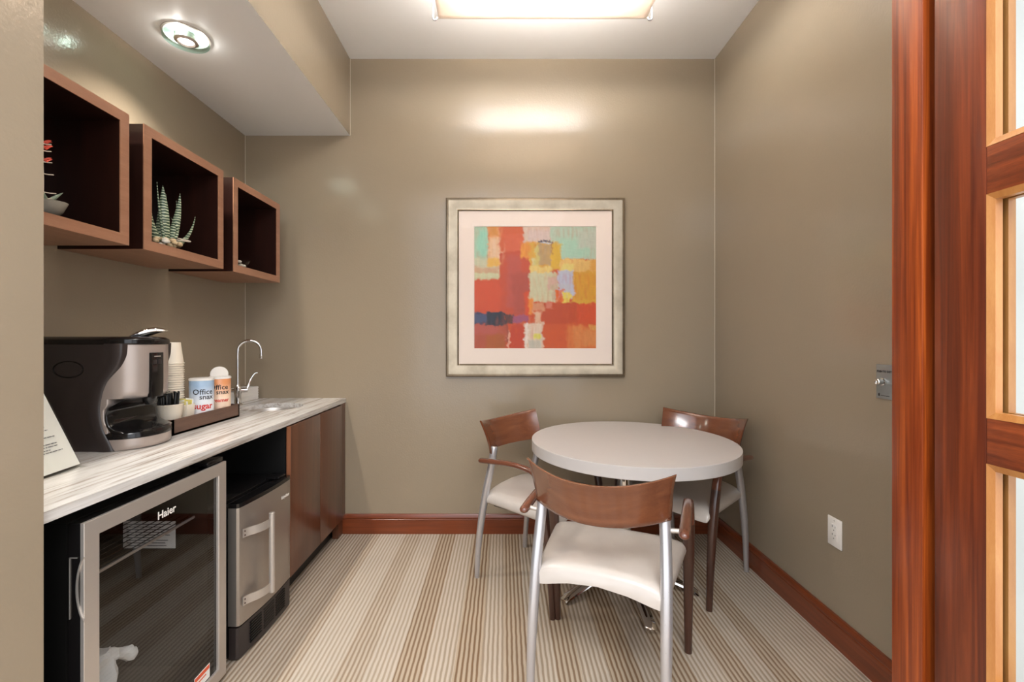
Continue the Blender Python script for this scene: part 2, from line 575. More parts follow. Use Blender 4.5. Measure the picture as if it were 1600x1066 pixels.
# ------------------------------------------------------------------ ceiling sling lamp
FXC, FYC = 0.202, 1.98
lamp = empty('ceiling_lamp', (FXC, FYC, HC), 0, 'fabric sling ceiling lamp glowing above the round table', 'ceiling lamp')
W = (FXC, FYC, HC)
x0, x1, ya, yb = -0.341, 0.745, 1.62, 2.338
bm = bmesh.new()
nx, ny = 44, 20
rows = []
for j in range(ny + 1):
    v = j / ny
    row = []
    for i in range(nx + 1):
        uu = i / nx
        s = 4 * v * (1 - v)
        pinch = 0.012 * s * (abs(2 * uu - 1) ** 4)
        x = x0 + (x1 - x0) * uu + pinch * (1 if uu < 0.5 else -1)
        y = ya + (yb - ya) * v
        e = max(0, abs(2 * uu - 1) - 0.72) / 0.28
        wr = 0.006 * e * math.sin(uu * 46 + v * 21) * s
        z = 2.960 - 0.055 * s * (1 - 0.35 * e) + wr
        row.append((x, y, z))
    rows.append(row)
loft(bm, rows, cap=False, closed=False)
fab = obj('fabric_sling', bm, M['sling'], lamp, ang=60, world=W)
sm = fab.modifiers.new('thick', 'SOLIDIFY'); sm.thickness = 0.0012
for yy in (yb, ya):
    obj('sling_rod', tube(bmesh.new(), [(x0 - 0.01, yy, 2.962), (x1 + 0.01, yy, 2.962)], 0.0035, 8), M['white'], lamp, world=W)
for sx in (-1, 1):
    for yy, dy in ((yb, 1), (ya, -1)):
        xx = (x0 - 0.012) if sx < 0 else (x1 + 0.012)
        pts = spline([(xx - sx * 0.004, yy, 2.966), (xx, yy, 2.954), (xx + sx * 0.012, yy, 2.954), (xx + sx * 0.016, yy, 2.972), (xx + sx * 0.014, yy - dy * 0.004, 3.05), (xx + sx * 0.014, yy - dy * 0.02, 3.14)], 5)
        bm = tube(bmesh.new(), pts, 0.005, 8)
        obj('hook', bm, M['alu'], lamp, world=W)
obj('lamp_pan', B((x0 + 0.25, ya + 0.32, 3.125), (x1 - 0.25, yb - 0.32, HC), 0.004), M['white'], lamp, world=W)

# soffit downlights: chrome ring, glass disc and halogen lens
def downlight(x, y, label):
    t_ = empty('ceiling_downlight', (x, y, ZS), 0, label, 'ceiling light', 'glass-ringed downlights in the soffit')
    bm = lathe(bmesh.new(), [(0.0, 0.0), (0.043, 0.0), (0.043, -0.016), (0.034, -0.018), (0.0, -0.018)], n=36, cap=False)
    obj('lamp_body', bm, M['steel'], t_)
    bm = lathe(bmesh.new(), [(0.046, -0.017), (0.088, -0.017), (0.090, -0.019), (0.088, -0.024), (0.046, -0.024), (0.046, -0.017)], n=48, cap=False)
    obj('glass_ring', bm, M['glass_green'], t_)
    bm = lathe(bmesh.new(), [(0.084, 0.0), (0.093, 0.0), (0.093, -0.004), (0.084, -0.004), (0.084, 0.0)], n=48, cap=False)
    obj('ceiling_trim', bm, M['steel'], t_)
    bm = lathe(bmesh.new(), [(0.029, -0.018), (0.046, -0.018), (0.047, -0.026), (0.034, -0.032), (0.029, -0.026), (0.029, -0.018)], n=40, cap=False)
    obj('trim_ring', bm, M['steel'], t_)
    bm = lathe(bmesh.new(), [(0.0005, -0.0235), (0.029, -0.0235), (0.029, -0.020), (0.0005, -0.020)], n=30)
    obj('lens', bm, M['lamp_glow'], t_)
    d = bpy.data.lights.new('downlight_beam', 'SPOT')
    d.energy = 46; d.color = (1.0, 0.93, 0.84); d.spot_size = math.radians(125); d.spot_blend = 0.9; d.shadow_soft_size = 0.028
    o = bpy.data.objects.new('downlight_beam', d); COL.objects.link(o); o.location = (x, y, ZS - 0.034)
    d = bpy.data.lights.new('downlight_halo', 'POINT')
    d.energy = 0.4; d.color = (1.0, 0.96, 0.9); d.shadow_soft_size = 0.004
    for k in range(3):
        o = bpy.data.objects.new('downlight_halo', d); COL.objects.link(o)
        a = 0.6 + k * 2 * PI / 3
        o.location = (x + 0.06 * math.cos(a), y + 0.06 * math.sin(a), ZS - 0.012)
downlight(-1.41, 1.99, 'glass-ringed downlight in the white soffit above the cubby shelves')
downlight(-1.41, 1.22, 'second glass-ringed downlight in the soffit, nearest the opening')

# ------------------------------------------------------------------ framed abstract print
PX, PZ, PS, PW = 0.2086, 1.627, 1.176, 0.083
pic = empty('framed_picture', (PX, D, PZ), 0, 'large square abstract print in a champagne frame on the back wall', 'picture')
PWD = (PX, D, PZ)
bm = bmesh.new()
h = PS / 2
fp = [(0, 0.0), (0, 0.026), (0.006, 0.032), (0.018, 0.034), (0.04, 0.029), (0.062, 0.021), (0.074, 0.019), (0.079, 0.021), (0.083, 0.017), (0.083, 0.004)]  # inset, height off wall
rings = [[(PX + sx * (h - a), D - 0.001 - b, PZ + sz * (h - a)) for sx, sz in ((-1, -1), (1, -1), (1, 1), (-1, 1))] for a, b in fp]
loft(bm, rings, cap=False)
obj('picture_frame', bm, M['frame'], pic, ang=20, world=PWD)
# mat board with a window
a_, b_ = h - 0.081, 0.402
bm = bmesh.new()
rings = [[(PX + sx * q, D - yy, PZ + sz * q) for sx, sz in ((-1, -1), (1, -1), (1, 1), (-1, 1))] for q, yy in ((a_, 0.006), (a_, 0.012), (b_ + 0.003, 0.012), (b_, 0.009), (b_, 0.006))]
loft(bm, rings, cap=False)
obj('mat_board', bm, M['mat'], pic, ang=20, world=PWD)
# the painting: colour patches laid over one another with ragged edges (coordinates of the sheet, 634 wide)
def paint():
    N = 150
    P = [  # x0,y0,x1,y1,colour,edge softness
        (0, 0, 634, 634, (196, 92, 64), 1),
        (0, 0, 72, 200, (176, 204, 180), 5), (18, 20, 66, 150, (164, 208, 186), 14),
        (0, 160, 130, 262, (206, 202, 174), 10), (0, 215, 125, 250, (204, 170, 142), 8), (0, 245, 130, 276, (206, 206, 172), 6),
        (70, 0, 150, 200, (222, 166, 122), 8), (78, 60, 160, 170, (228, 196, 168), 14), (75, 0, 120, 50, (206, 146, 92), 10), (72, 165, 130, 205, (226, 182, 110), 7),
        (130, 0, 262, 130, (202, 108, 80), 12), (160, 40, 255, 140, (206, 112, 88), 16),
        (0, 275, 150, 450, (202, 96, 74), 8), (135, 130, 290, 460, (190, 92, 72), 6), (170, 150, 240, 420, (182, 96, 84), 20), (200, 240, 290, 460, (170, 88, 76), 16),
        (255, 0, 420, 92, (218, 198, 182), 8), (275, 20, 400, 72, (216, 196, 188), 12),
        (400, 0, 634, 172, (186, 202, 182), 6), (440, 60, 600, 160, (178, 206, 184), 20), (540, 20, 634, 110, (194, 196, 180), 20),
        (240, 80, 312, 165, (222, 156, 92), 10), (290, 80, 445, 225, (212, 170, 96), 8), (385, 90, 450, 215, (214, 176, 92), 12), (300, 165, 320, 230, (216, 206, 158), 8),
        (318, 95, 345, 225, (204, 192, 134), 5), (335, 92, 402, 200, (184, 156, 120), 4), (330, 74, 408, 84, (82, 76, 88), 2), (350, 80, 406, 88, (196, 200, 206), 3), (402, 80, 408, 150, (172, 130, 86), 2),
        (290, 205, 400, 262, (226, 200, 138), 9), (285, 240, 436, 392, (204, 200, 170), 7), (380, 262, 432, 330, (206, 172, 158), 10), (400, 300, 436, 390, (196, 176, 152), 8),
        (445, 168, 634, 242, (226, 190, 130), 8), (450, 195, 520, 235, (222, 206, 138), 10), (520, 180, 634, 240, (216, 178, 120), 10), (600, 172, 634, 230, (212, 160, 96), 8),
        (505, 232, 634, 402, (206, 156, 82), 6), (520, 380, 634, 410, (206, 164, 86), 8),
        (436, 228, 516, 372, (190, 192, 206), 8), (450, 300, 500, 350, (192, 190, 196), 10), (455, 342, 505, 396, (224, 204, 116), 6), (425, 330, 462, 400, (212, 112, 74), 6),
        (276, 372, 310, 460, (224, 146, 88), 8), (262, 330, 285, 470, (206, 92, 60), 8),
        (350, 396, 545, 510, (180, 84, 56), 5), (535, 400, 634, 512, (198, 92, 68), 6), (300, 395, 360, 440, (206, 150, 120), 9), (375, 395, 410, 425, (204, 130, 112), 8),
        (350, 505, 634, 634, (196, 98, 68), 8), (480, 515, 634, 634, (206, 124, 84), 14), (515, 515, 560, 634, (210, 138, 94), 10), (560, 540, 634, 620, (208, 140, 96), 16), (600, 512, 634, 540, (206, 156, 100), 8),
        (0, 500, 170, 634, (172, 94, 76), 8), (60, 560, 160, 634, (168, 98, 62), 16), (0, 505, 120, 560, (180, 100, 90), 14),
        (180, 510, 262, 634, (186, 80, 56), 6),
        (0, 448, 110, 508, (64, 62, 84), 5), (0, 455, 60, 500, (78, 86, 112), 8), (60, 446, 160, 516, (42, 46, 56), 4), (155, 456, 200, 502, (72, 52, 50), 5), (195, 462, 278, 500, (152, 92, 116), 6),
        (262, 500, 360, 634, (226, 206, 186), 7), (266, 500, 282, 634, (236, 222, 210), 3), (310, 440, 350, 500, (222, 186, 160), 8), (310, 560, 345, 590, (220, 210, 120), 8), (280, 590, 350, 634, (196, 190, 176), 10),
        (170, 540, 182, 634, (224, 172, 150), 3), (165, 505, 176, 600, (150, 76, 62), 4),
    ]
    bm = bmesh.new()
    lay = bm.verts.layers.float_color.new('paint')
    vs = []
    for j in range(N + 1):
        row = []
        for i in range(N + 1):
            u_, v_ = i / N, j / N
            v = bm.verts.new((PX + (u_ - 0.5) * 2 * b_, D - 0.0075, PZ + (0.5 - v_) * 2 * b_))
            px, py = u_ * 634, v_ * 634
            c = Vector((0.6, 0.3, 0.2))
            for k, (xa, y0_, xb, y1_, col, soft) in enumerate(P):
                ox = 13 * noise.noise(Vector((px / 42, py / 26, k * 3.7))) + 7 * noise.noise(Vector((px / 11, py / 9, k * 1.7)))
                oy = 11 * noise.noise(Vector((px / 30, py / 40, k * 5.1 + 9))) + 7 * noise.noise(Vector((px / 9, py / 10, k * 2.3 + 4)))
                qx, qy = px + ox, py + oy
                ex0 = 99 if xa == 0 else qx - xa
                ex1 = 99 if xb == 634 else xb - qx
                ey0 = 99 if y0_ == 0 else qy - y0_
                ey1 = 99 if y1_ == 634 else y1_ - qy
                dd = min(ex0, ex1, ey0, ey1)
                w = max(0.0, min(1.0, dd / soft + 0.5))
                if w > 0:
                    w *= max(0.0, min(1.0, 0.93 + 0.35 * noise.noise(Vector((px / 14, py / 60, k)))))
                    c = c.lerp(Vector(lin(col)), w)
            g = 1 + 0.10 * noise.noise(Vector((px / 7, py / 30, 2))) + 0.07 * noise.noise(Vector((px / 30, py / 5, 8)))
            g *= 0.76
            lum = (c.x + c.y + c.z) / 3
            c = Vector([max(0.004, lum + (q_ - lum) * 1.28) for q_ in c])
            v[lay] = (c.x * g, c.y * g, c.z * g, 1)
            row.append(v)
        vs.append(row)
    for j in range(N):
        for i in range(N):
            bm.faces.new((vs[j][i], vs[j + 1][i], vs[j + 1][i + 1], vs[j][i + 1]))
    t = NT('abstract_print')
    at = t.n('ShaderNodeAttribute', attribute_name='paint')
    t.set(Base_Color=at.outputs['Color'], Roughness=0.55)
    return obj('print', bm, t.m, pic, world=PWD)
paint()
pg = obj('picture_glass', B((PX - a_, D - 0.0145, PZ - a_), (PX + a_, D - 0.0135, PZ + a_)), thin_glass('picture_glazing', (0.99, 0.99, 0.99), 1.08), pic, world=PWD)

# ------------------------------------------------------------------ cubby shelves on the left wall
CX, CZ0, CZ1, CT = -1.38, 1.633, 2.115, 0.038
cubs = []
for y0_, y1_, lab in ((1.168, 1.651, 'square wall cubby nearest the opening, holding a red-flowered plant'),
                      (1.719, 2.206, 'middle square wall cubby holding a banded succulent'),
                      (2.289, 2.762, 'square wall cubby nearest the back wall, holding a bowl of shells')):
    c = empty('cubby_shelf', (XL, y0_, CZ0), 0, lab, 'shelf', 'square wooden cubbies on the left wall')
    Wc = (XL, y0_, CZ0)
    e = 0.0006
    bm = bmesh.new()
    xb = CX - 0.004
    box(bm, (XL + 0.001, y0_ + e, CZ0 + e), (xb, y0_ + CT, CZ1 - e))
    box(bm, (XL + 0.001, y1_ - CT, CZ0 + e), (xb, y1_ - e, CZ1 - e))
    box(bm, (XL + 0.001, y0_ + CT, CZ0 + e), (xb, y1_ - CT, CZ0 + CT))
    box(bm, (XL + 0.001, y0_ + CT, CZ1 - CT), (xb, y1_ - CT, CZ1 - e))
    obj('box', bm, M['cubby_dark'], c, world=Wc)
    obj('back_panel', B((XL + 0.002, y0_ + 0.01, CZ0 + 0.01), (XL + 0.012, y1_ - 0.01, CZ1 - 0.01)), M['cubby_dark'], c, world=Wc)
    bm = bmesh.new()   # mitred front edge
    rings = []
    for xx, ins in ((xb, 0.0), (CX, 0.0), (CX, CT), (xb, CT)):
        rings.append([(xx, y, z) for y, z in ((y0_ + ins, CZ0 + ins), (y1_ - ins, CZ0 + ins), (y1_ - ins, CZ1 - ins), (y0_ + ins, CZ1 - ins))])
    loft(bm, rings + [rings[0]], cap=False)
    obj('front_edging', bm, M['cubby_front'], c, smooth=False, world=Wc)
    # underside veneer in the same cherry as the front
    obj('underside_veneer', B((XL + 0.001, y0_, CZ0 - 0.0006), (CX, y1_, CZ0 + 0.0004)), M['cubby_front'], c, smooth=False, world=Wc)

ZF = CZ0 + CT + 0.0004
def leaf(bm, base, tip, bend, w, th=0.006, n=10, roll=0.0):
    """fleshy tapering leaf from base to tip, bowed by the vector bend"""
    base, tip, bend = Vector(base), Vector(tip), Vector(bend)
    ax = (tip - base).normalized()
    side = ax.cross(Vector((math.cos(roll), math.sin(roll), 0))).normalized()
    nrm = side.cross(ax).normalized()
    rings = []
    for i in range(n + 1):
        s = i / n
        p = base.lerp(tip, s) + bend * (4 * s * (1 - s))
        ww = w * (0.86 + 0.30 * s) * (1 - s ** 1.35) ** 0.95 + 0.0006
        tt = th * (1 - s) + 0.0008
        rings.append([p + side * ww * math.cos(a) + nrm * tt * math.sin(a) + nrm * (-abs(math.cos(a)) ** 2) * ww * 0.25 for a in [2 * PI * k / 10 for k in range(10)]])
    return loft(bm, rings)

def pebble(name, m, c, r, label, cat, group, seed):
    random.seed(seed)
    bm = bmesh.new()
    bmesh.ops.create_icosphere(bm, subdivisions=2, radius=1)
    s = (r * random.uniform(0.9, 1.3), r * random.uniform(0.8, 1.1), r * random.uniform(0.55, 0.85))
    for v in bm.verts:
        k = 1 + 0.18 * noise.noise(v.co * 1.7 + Vector((seed, 0, 0)))
        v.co = Vector((v.co.x * s[0], v.co.y * s[1], v.co.z * s[2])) * k
    zmin = min(v.co.z for v in bm.verts)
    o = obj(name, bm, m, ang=80)
    o.location = (c[0], c[1], c[2] - zmin)
    o.rotation_euler = (0, 0, random.uniform(0, 6))
    return tag(o, label, cat, group)

M['smoky_dish'] = plain('smoky_grey_dish', (150, 144, 132), 0.2, var=0.2, scale=60)
def dish(c, r, hgt, label, flute=0.1, m=None):
    bm = bmesh.new()
    prof = [(r * 0.35, 0), (r * 0.6, 0.003), (r * 0.85, hgt * 0.45), (r, hgt), (r * 0.97, hgt), (r * 0.8, hgt * 0.5), (r * 0.55, 0.007), (r * 0.02, 0.006)]
    n = 40
    rings = []
    for rr, z in prof:
        rings.append([(rr * (1 + flute * (z / hgt) * math.cos(3 * a)) * math.cos(a), rr * (1 + flute * (z / hgt) * math.cos(3 * a)) * math.sin(a), z) for a in [2 * PI * k / n for k in range(n)]])
    loft(bm, rings)
    o = obj('glass_dish', bm, m or M['glass_clear'], ang=50)
    o.location = c
    return tag(o, label, 'dish', 'glass dishes in the wall cubbies')

# middle cubby: succulent in a dish of pebbles
pc = Vector((-1.462, 1.925, ZF))
dish(pc, 0.078, 0.040, 'clear glass dish of tan pebbles around the banded succulent')
suc = empty('succulent_plant', pc + Vector((0, 0, 0.030)), 0, 'striped succulent with pointed leaves in the middle wall cubby', 'plant')
specs = [((-0.005, -0.004, 0.0), (0.0, -0.004, 0.245), (0.01, -0.006, 0), 0.030, 0.0), ((0.01, 0.025, 0.0), (0.01, 0.085, 0.24), (0.0, 0.012, 0), 0.021, 0.1),
         ((-0.01, 0.02, 0.0), (-0.03, 0.055, 0.225), (0, 0, 0), 0.016, 0.5), ((0.02, 0.03, 0.0), (0.03, 0.155, 0.155), (0, 0.02, -0.025), 0.011, 0.3),
         ((0.0, 0.03, 0.0), (0.0, 0.075, 0.205), (0, 0.02, 0), 0.008, 0.1), ((0.0, -0.03, 0.0), (0.01, -0.075, 0.16), (0, -0.03, 0), 0.02, 0.2),
         ((0.02, -0.02, 0.0), (0.02, -0.062, 0.24), (0, -0.006, 0), 0.006, 0.1), ((0.02, 0.01, 0.0), (0.03, 0.0, 0.11), (0.01, 0.03, 0), 0.008, 0.4)]
for b0, t0, bd, w_, rl in specs:
    obj('leaf', leaf(bmesh.new(), b0, t0, bd, w_, 0.007, 14, rl - 0.93), M['leaf_stripe'], suc, ang=50)
bm = lathe(bmesh.new(), [(0.006, -0.022), (0.024, 0.004), (0.018, 0.02), (0.004, 0.03)], n=14)
obj('root_crown', bm, M['stone_pebble'], suc)
k = 0
for rad, cnt, zz in ((0.034, 7, 0.008), (0.056, 10, 0.018), (0.040, 8, 0.030)):
    for q in range(cnt):
        a = 2 * PI * q / cnt + rad * 20
        k += 1
        pebble('pebble', M['stone_pebble'] if k % 3 else M['shell'], (pc.x + rad * math.cos(a), pc.y + rad * math.sin(a), ZF + zz), 0.0125,
               'smooth tan pebble in the glass dish under the banded succulent', 'pebble', 'pebbles around the succulent', k)
# loop of pale root lying over the rim
bm = tube(bmesh.new(), spline([(-1.455, 1.95, ZF + 0.05), (-1.43, 1.98, ZF + 0.052), (-1.415, 2.015, ZF + 0.054), (-1.42, 2.025, ZF + 0.059), (-1.44, 1.99, ZF + 0.062), (-1.46, 1.95, ZF + 0.058)], 5), 0.0026, 8)
tag(obj('dried_stem', bm, M['stub']), 'pale looped dried stem resting on the rim of the pebble dish', 'dried stem')

# far cubby: bowl of shells
sc = Vector((-1.445, 2.435, ZF))
dish(sc, 0.058, 0.040, 'small clear glass bowl of white shells in the far cubby')
for q in range(8):
    a = 2 * PI * q / 8
    rr = 0.028 if q % 2 else 0.014
    pebble('seashell', M['shell'], (sc.x + rr * math.cos(a), sc.y + rr * math.sin(a), ZF + 0.008 + (0.018 if q > 3 else 0)), 0.0135,
           'small white seashell in the glass bowl of the far cubby', 'shell', 'shells in the far cubby bowl', 50 + q)

# near cubby: flowering stem in a dish
fc = Vector((-1.452, 1.402, ZF))
dish(fc, 0.066, 0.045, 'smoky grey glass dish holding the red-flowered stem, near cubby', 0.18, M['smoky_dish'])
fl = empty('flowering_plant', fc + Vector((0, 0.024, 0.010)), 0, 'upright stem with small coral blossoms in the near wall cubby', 'plant')
bm = tube(bmesh.new(), spline([(0, -0.02, 0), (0.002, -0.018, 0.1), (0.0, -0.022, 0.24)], 6), [0.004] * 12 + [0.002], 8)
obj('stem', bm, M['stub'], fl)
for z, ln in ((0.222, 0.018), (0.165, 0.02), (0.20, 0.018), (0.128, 0.024), (0.07, 0.03), (0.05, 0.02)):
    bm = tube(bmesh.new(), [(0, -0.018, z), (0.004, -0.018 + ln * 0.7, z + 0.002), (0.006, -0.018 + ln * 1.3, z + 0.006)], 0.0018, 8)
    obj('twig', bm, M['stub'], fl)
for z in (0.225, 0.17, 0.21):
    for q in range(4):
        a = q * PI / 2 + z * 20
        bm = leaf(bmesh.new(), (0.002, -0.010, z), (0.002 + 0.014 * math.cos(a), -0.010 + 0.016 * abs(math.sin(a)) + 0.004, z + 0.012), (0, 0, 0.002), 0.006, 0.001, 6, a)
        obj('petal', bm, M['red_flower'], fl, ang=60)
for sy, zz, w_ in ((1, 0.085, 0.011), (1, 0.045, 0.007), (-1, 0.09, 0.011)):
    obj('leaf', leaf(bmesh.new(), (0, -0.01 * sy, 0.03), (0.01, 0.04 * sy, zz), (0, 0, 0), w_, 0.003, 10, 0.2), M['leaf_grey'], fl, ang=50)

# ------------------------------------------------------------------ counter, cabinet, appliance bay
CF = -1.044; ZT = 0.895; ZB = 0.868
SKX, SKY, SKR = -1.335, 2.585, 0.163
bm = bmesh.new()
def slab_with_hole(bm, x0, x1, y0, y1, z0, z1, cx, cy, r, n=56):
    ang = sorted([2 * PI * k / n for k in range(n)] + [math.atan2(y - cy, x - cx) % (2 * PI) for x in (x0, x1) for y in (y0, y1)])
    def edge(a):
        dx, dy = math.cos(a), math.sin(a)
        t_ = min([((x1 if dx > 0 else x0) - cx) / dx if abs(dx) > 1e-9 else 9e9, ((y1 if dy > 0 else y0) - cy) / dy if abs(dy) > 1e-9 else 9e9])
        return cx + dx * t_, cy + dy * t_
    R = []
    for z, f in ((z1, 'o'), (z1, 'i'), (z0, 'i'), (z0, 'o')):
        R.append([bm.verts.new((*(edge(a) if f == 'o' else (cx + r * math.cos(a), cy + r * math.sin(a))), z)) for a in ang])
    m_ = len(ang)
    for q in range(4):
        r0, r1 = R[q], R[(q + 1) % 4]
        for k in range(m_):
            bm.faces.new((r0[k], r0[(k + 1) % m_], r1[(k + 1) % m_], r1[k]))
slab_with_hole(bm, XL + 0.001, CF, 2.30, D - 0.001, ZB, ZT, SKX, SKY, SKR)
box(bm, (XL + 0.001, YF + 0.001, ZB), (CF, 2.30, ZT))
bmesh.ops.remove_doubles(bm, verts=bm.verts, dist=1e-5)
tag(obj('countertop', bm, M['stone'], smooth=False), 'long striped grey and cream stone countertop along the left wall', 'countertop')

# basin
bm = lathe(bmesh.new(), [(0.175, ZB - 0.0015), (0.160, ZB - 0.0015), (0.157, ZB - 0.01), (0.15, ZB - 0.10), (0.12, ZB - 0.135), (0.03, ZB - 0.142), (0.0, ZB - 0.142)], (SKX, SKY, 0), 44, cap=False)
sk = obj('sink_basin', bm, M['steel'], world=(SKX, SKY, ZB - 0.142))
sm = sk.modifiers.new('t', 'SOLIDIFY'); sm.thickness = 0.0012; sm.offset = 1
tag(sk, 'round steel sink basin set under the counter near the faucet', 'sink')
dr = lathe(bmesh.new(), [(0.001, 0.004), (0.03, 0.004), (0.032, 0.001), (0.02, 0.0)], n=24)
obj('drain', dr, M['chrome'], sk)

# walnut sink cabinet
cb = empty('sink_cabinet', (-1.38, 2.58, 0), 0, 'walnut two-door base cabinet under the sink beside the small refrigerator', 'cabinet')
Wb = (-1.38, 2.58, 0)
bm = bmesh.new()
box(bm, (XL + 0.004, 2.186, 0.125), (-1.058, 2.204, ZB - 0.001))
box(bm, (XL + 0.004, 2.204, 0.125), (-1.075, 2.93, 0.143))
box(bm, (XL + 0.004, 2.204, 0.143), (XL + 0.012, 2.93, ZB - 0.001))
box(bm, (-1.10, 2.204, 0.843), (-1.07, 2.93, ZB - 0.001))
obj('carcass', bm, M['cabinet'], cb, world=Wb)
obj('side_panel', B((XL + 0.004, 2.178, 0.002), (-1.060, 2.1855, ZB - 0.001)), M['black'], cb, world=Wb)
obj('toe_kick', B((-1.13, 2.19, 0.002), (-1.112, 2.93, 0.125)), M['black'], cb, world=Wb)
for ya, yb in ((2.182, 2.530), (2.534, 2.872)):
    obj('door', B((-1.057, ya, 0.128), (-1.036, yb, 0.862), 0.0012), M['cabinet'], cb, world=Wb)
obj('door_edge', B((-1.0565, 2.1795, 0.128), (-1.0365, 2.1818, 0.862)), M['cabinet_edge'], cb, world=Wb)
bm = B((-1.10, 2.876, 0.002), (-1.062, D - 0.002, 0.866))
box(bm, (-1.062, 2.876, 0.128), (-1.050, D - 0.002, 0.866))
obj('filler_panel', bm, M['cabinet'], cb, world=Wb)

# black lining of the appliance bay
lin_ = empty('appliance_bay', (-1.38, 1.6, 0), 0, 'black-lined open bay under the counter around the two refrigerators', 'cabinet')
Wl = (-1.38, 1.6, 0)
obj('back_panel', B((XL + 0.001, YF + 0.02, 0.001), (XL + 0.010, 2.177, ZB - 0.001)), M['black'], lin_, world=Wl)
obj('side_panel', B((XL + 0.001, YF + 0.001, 0.001), (-1.062, YF + 0.019, ZB - 0.001)), M['black'], lin_, world=Wl)

# ------------------------------------------------------------------ beverage cooler with glass door
fr = empty('beverage_cooler', (-1.35, 1.40, 0), 0, 'black beverage cooler with steel-framed glass door, nearest the opening', 'refrigerator')
Wf = (-1.35, 1.40, 0)
y0_, y1_, z0_, z1_ = 1.1175, 1.69, 0.028, 0.828
bm = bmesh.new()
xb0, xb1 = -1.66, -1.092
box(bm, (xb0, y0_, z0_), (xb1, y0_ + 0.035, z1_))
box(bm, (xb0, y1_ - 0.035, z0_), (xb1, y1_, z1_))
box(bm, (xb0, y0_ + 0.035, z1_ - 0.035), (xb1, y1_ - 0.035, z1_))
box(bm, (xb0, y0_ + 0.035, z0_), (xb1, y1_ - 0.035, z0_ + 0.05))
box(bm, (xb0, y0_ + 0.035, z0_ + 0.05), (xb0 + 0.04, y1_ - 0.035, z1_ - 0.035))
obj('cooler_body', bm, M['black'], fr, world=Wf)
# door frame: mitred steel with black return
FW = 0.044
bm = bmesh.new()
def yzring(x, ins):
    return [(x, y, z) for y, z in ((y0_ + ins, z0_ + ins), (y1_ - ins, z0_ + ins), (y1_ - ins, z1_ - ins), (y0_ + ins, z1_ - ins))]
loft(bm, [yzring(-1.056, 0), yzring(-1.0475, 0), yzring(-1.0465, 0.001), yzring(-1.0465, FW - 0.002), yzring(-1.0485, FW), yzring(-1.056, FW), yzring(-1.056, 0)], cap=False)
obj('door_frame', bm, M['steel'], fr, smooth=False, world=Wf)
bm = bmesh.new()
loft(bm, [yzring(-1.088, 0.0015), yzring(-1.0562, 0.0015), yzring(-1.0562, FW), yzring(-1.088, FW), yzring(-1.088, 0.0015)], cap=False)
obj('door_liner', bm, M['black_gloss'], fr, smooth=False, world=Wf)
gl = obj('glass_pane', B((-1.060, y0_ + FW - 0.004, z0_ + FW - 0.004), (-1.0567, y1_ - FW + 0.004, z1_ - FW + 0.004)), M['glass_dark'], fr, world=Wf)
bm = text_bm('Haier', 0.034, 0.0003, bold=0.0006)
xf(bm, FX((-1.0560, 1.405, 0.745)))
obj('logo', bm, M['white'], fr, smooth=False, world=Wf)
# energy sticker at the bottom corner of the glass
bm = B((-1.0566, 1.53, 0.075), (-1.0562, 1.61, 0.125))
st = obj('sticker', bm, M['paper'], fr, world=Wf)
bm = bmesh.new()
box(bm, (-1.05615, 1.532, 0.108), (-1.0559, 1.608, 0.122))
box(bm, (-1.05615, 1.532, 0.096), (-1.0559, 1.590, 0.101))
obj('sticker_print', bm, M['orange'], st, world=Wf)
# recessed side handle
zz0, zz1 = 0.585, 0.745
bm = bmesh.new()
box(bm, (-1.0835, y0_ - 0.0012, zz0 + 0.004), (-1.0815, y0_ + 0.001, zz1 - 0.002))
box(bm, (-1.0835, y0_ - 0.0012, zz1 - 0.004), (-1.064, y0_ + 0.001, zz1 - 0.002))
obj('handle_recess', bm, M['steel'], fr, world=Wf)
bm = bmesh.new()
pts = [(-1.0475 - 0.018 * math.sin(PI * q / 16) ** 0.7, zz0 + (zz1 - zz0) * q / 16) for q in range(17)]
loft(bm, [[(x, y0_ - 0.003, z), (x + 0.0035, y0_ - 0.003, z), (x + 0.0035, y0_ + 0.001, z), (x, y0_ + 0.001, z)] for x, z in pts])
obj('handle', bm, M['steel'], fr, world=Wf)
obj('top_hinge', B((-1.125, 1.60, 0.8285), (-1.058, 1.69, 0.846), 0.004), M['black_gloss'], fr, world=Wf)
# glass shelf with front bar and the notice inside
bm = bmesh.new()
box(bm, (-1.145, y0_ + 0.037, 0.628), (-1.139, y1_ - 0.037, 0.636))
obj('shelf_bar', bm, M['steel'], fr, world=Wf)
bm = bmesh.new()
for q in range(16):
    x = -1.60 + q * 0.029
    tube(bm, [(x, y0_ + 0.036, 0.632), (x, y1_ - 0.036, 0.632)], 0.0016, 6)
obj('wire_shelf', bm, M['black_gloss'], fr, world=Wf)
nb = obj('notice_label', B((-1.405, y1_ - 0.0362, 0.515), (-1.212, y1_ - 0.0352, 0.615)), M['paper'], fr, world=Wf)
bm = bmesh.new()
for q in range(9):
    box(bm, (-1.392, y1_ - 0.0366, 0.602 - q * 0.0098), (-1.392 + random.uniform(0.12, 0.165), y1_ - 0.0362, 0.605 - q * 0.0098))
obj('notice_text', bm, M['ink'], nb, world=Wf)
obj('foot_grille', B((-1.60, y0_ + 0.02, 0.001), (-1.10, y1_ - 0.02, 0.028)), M['black'], fr, world=Wf)
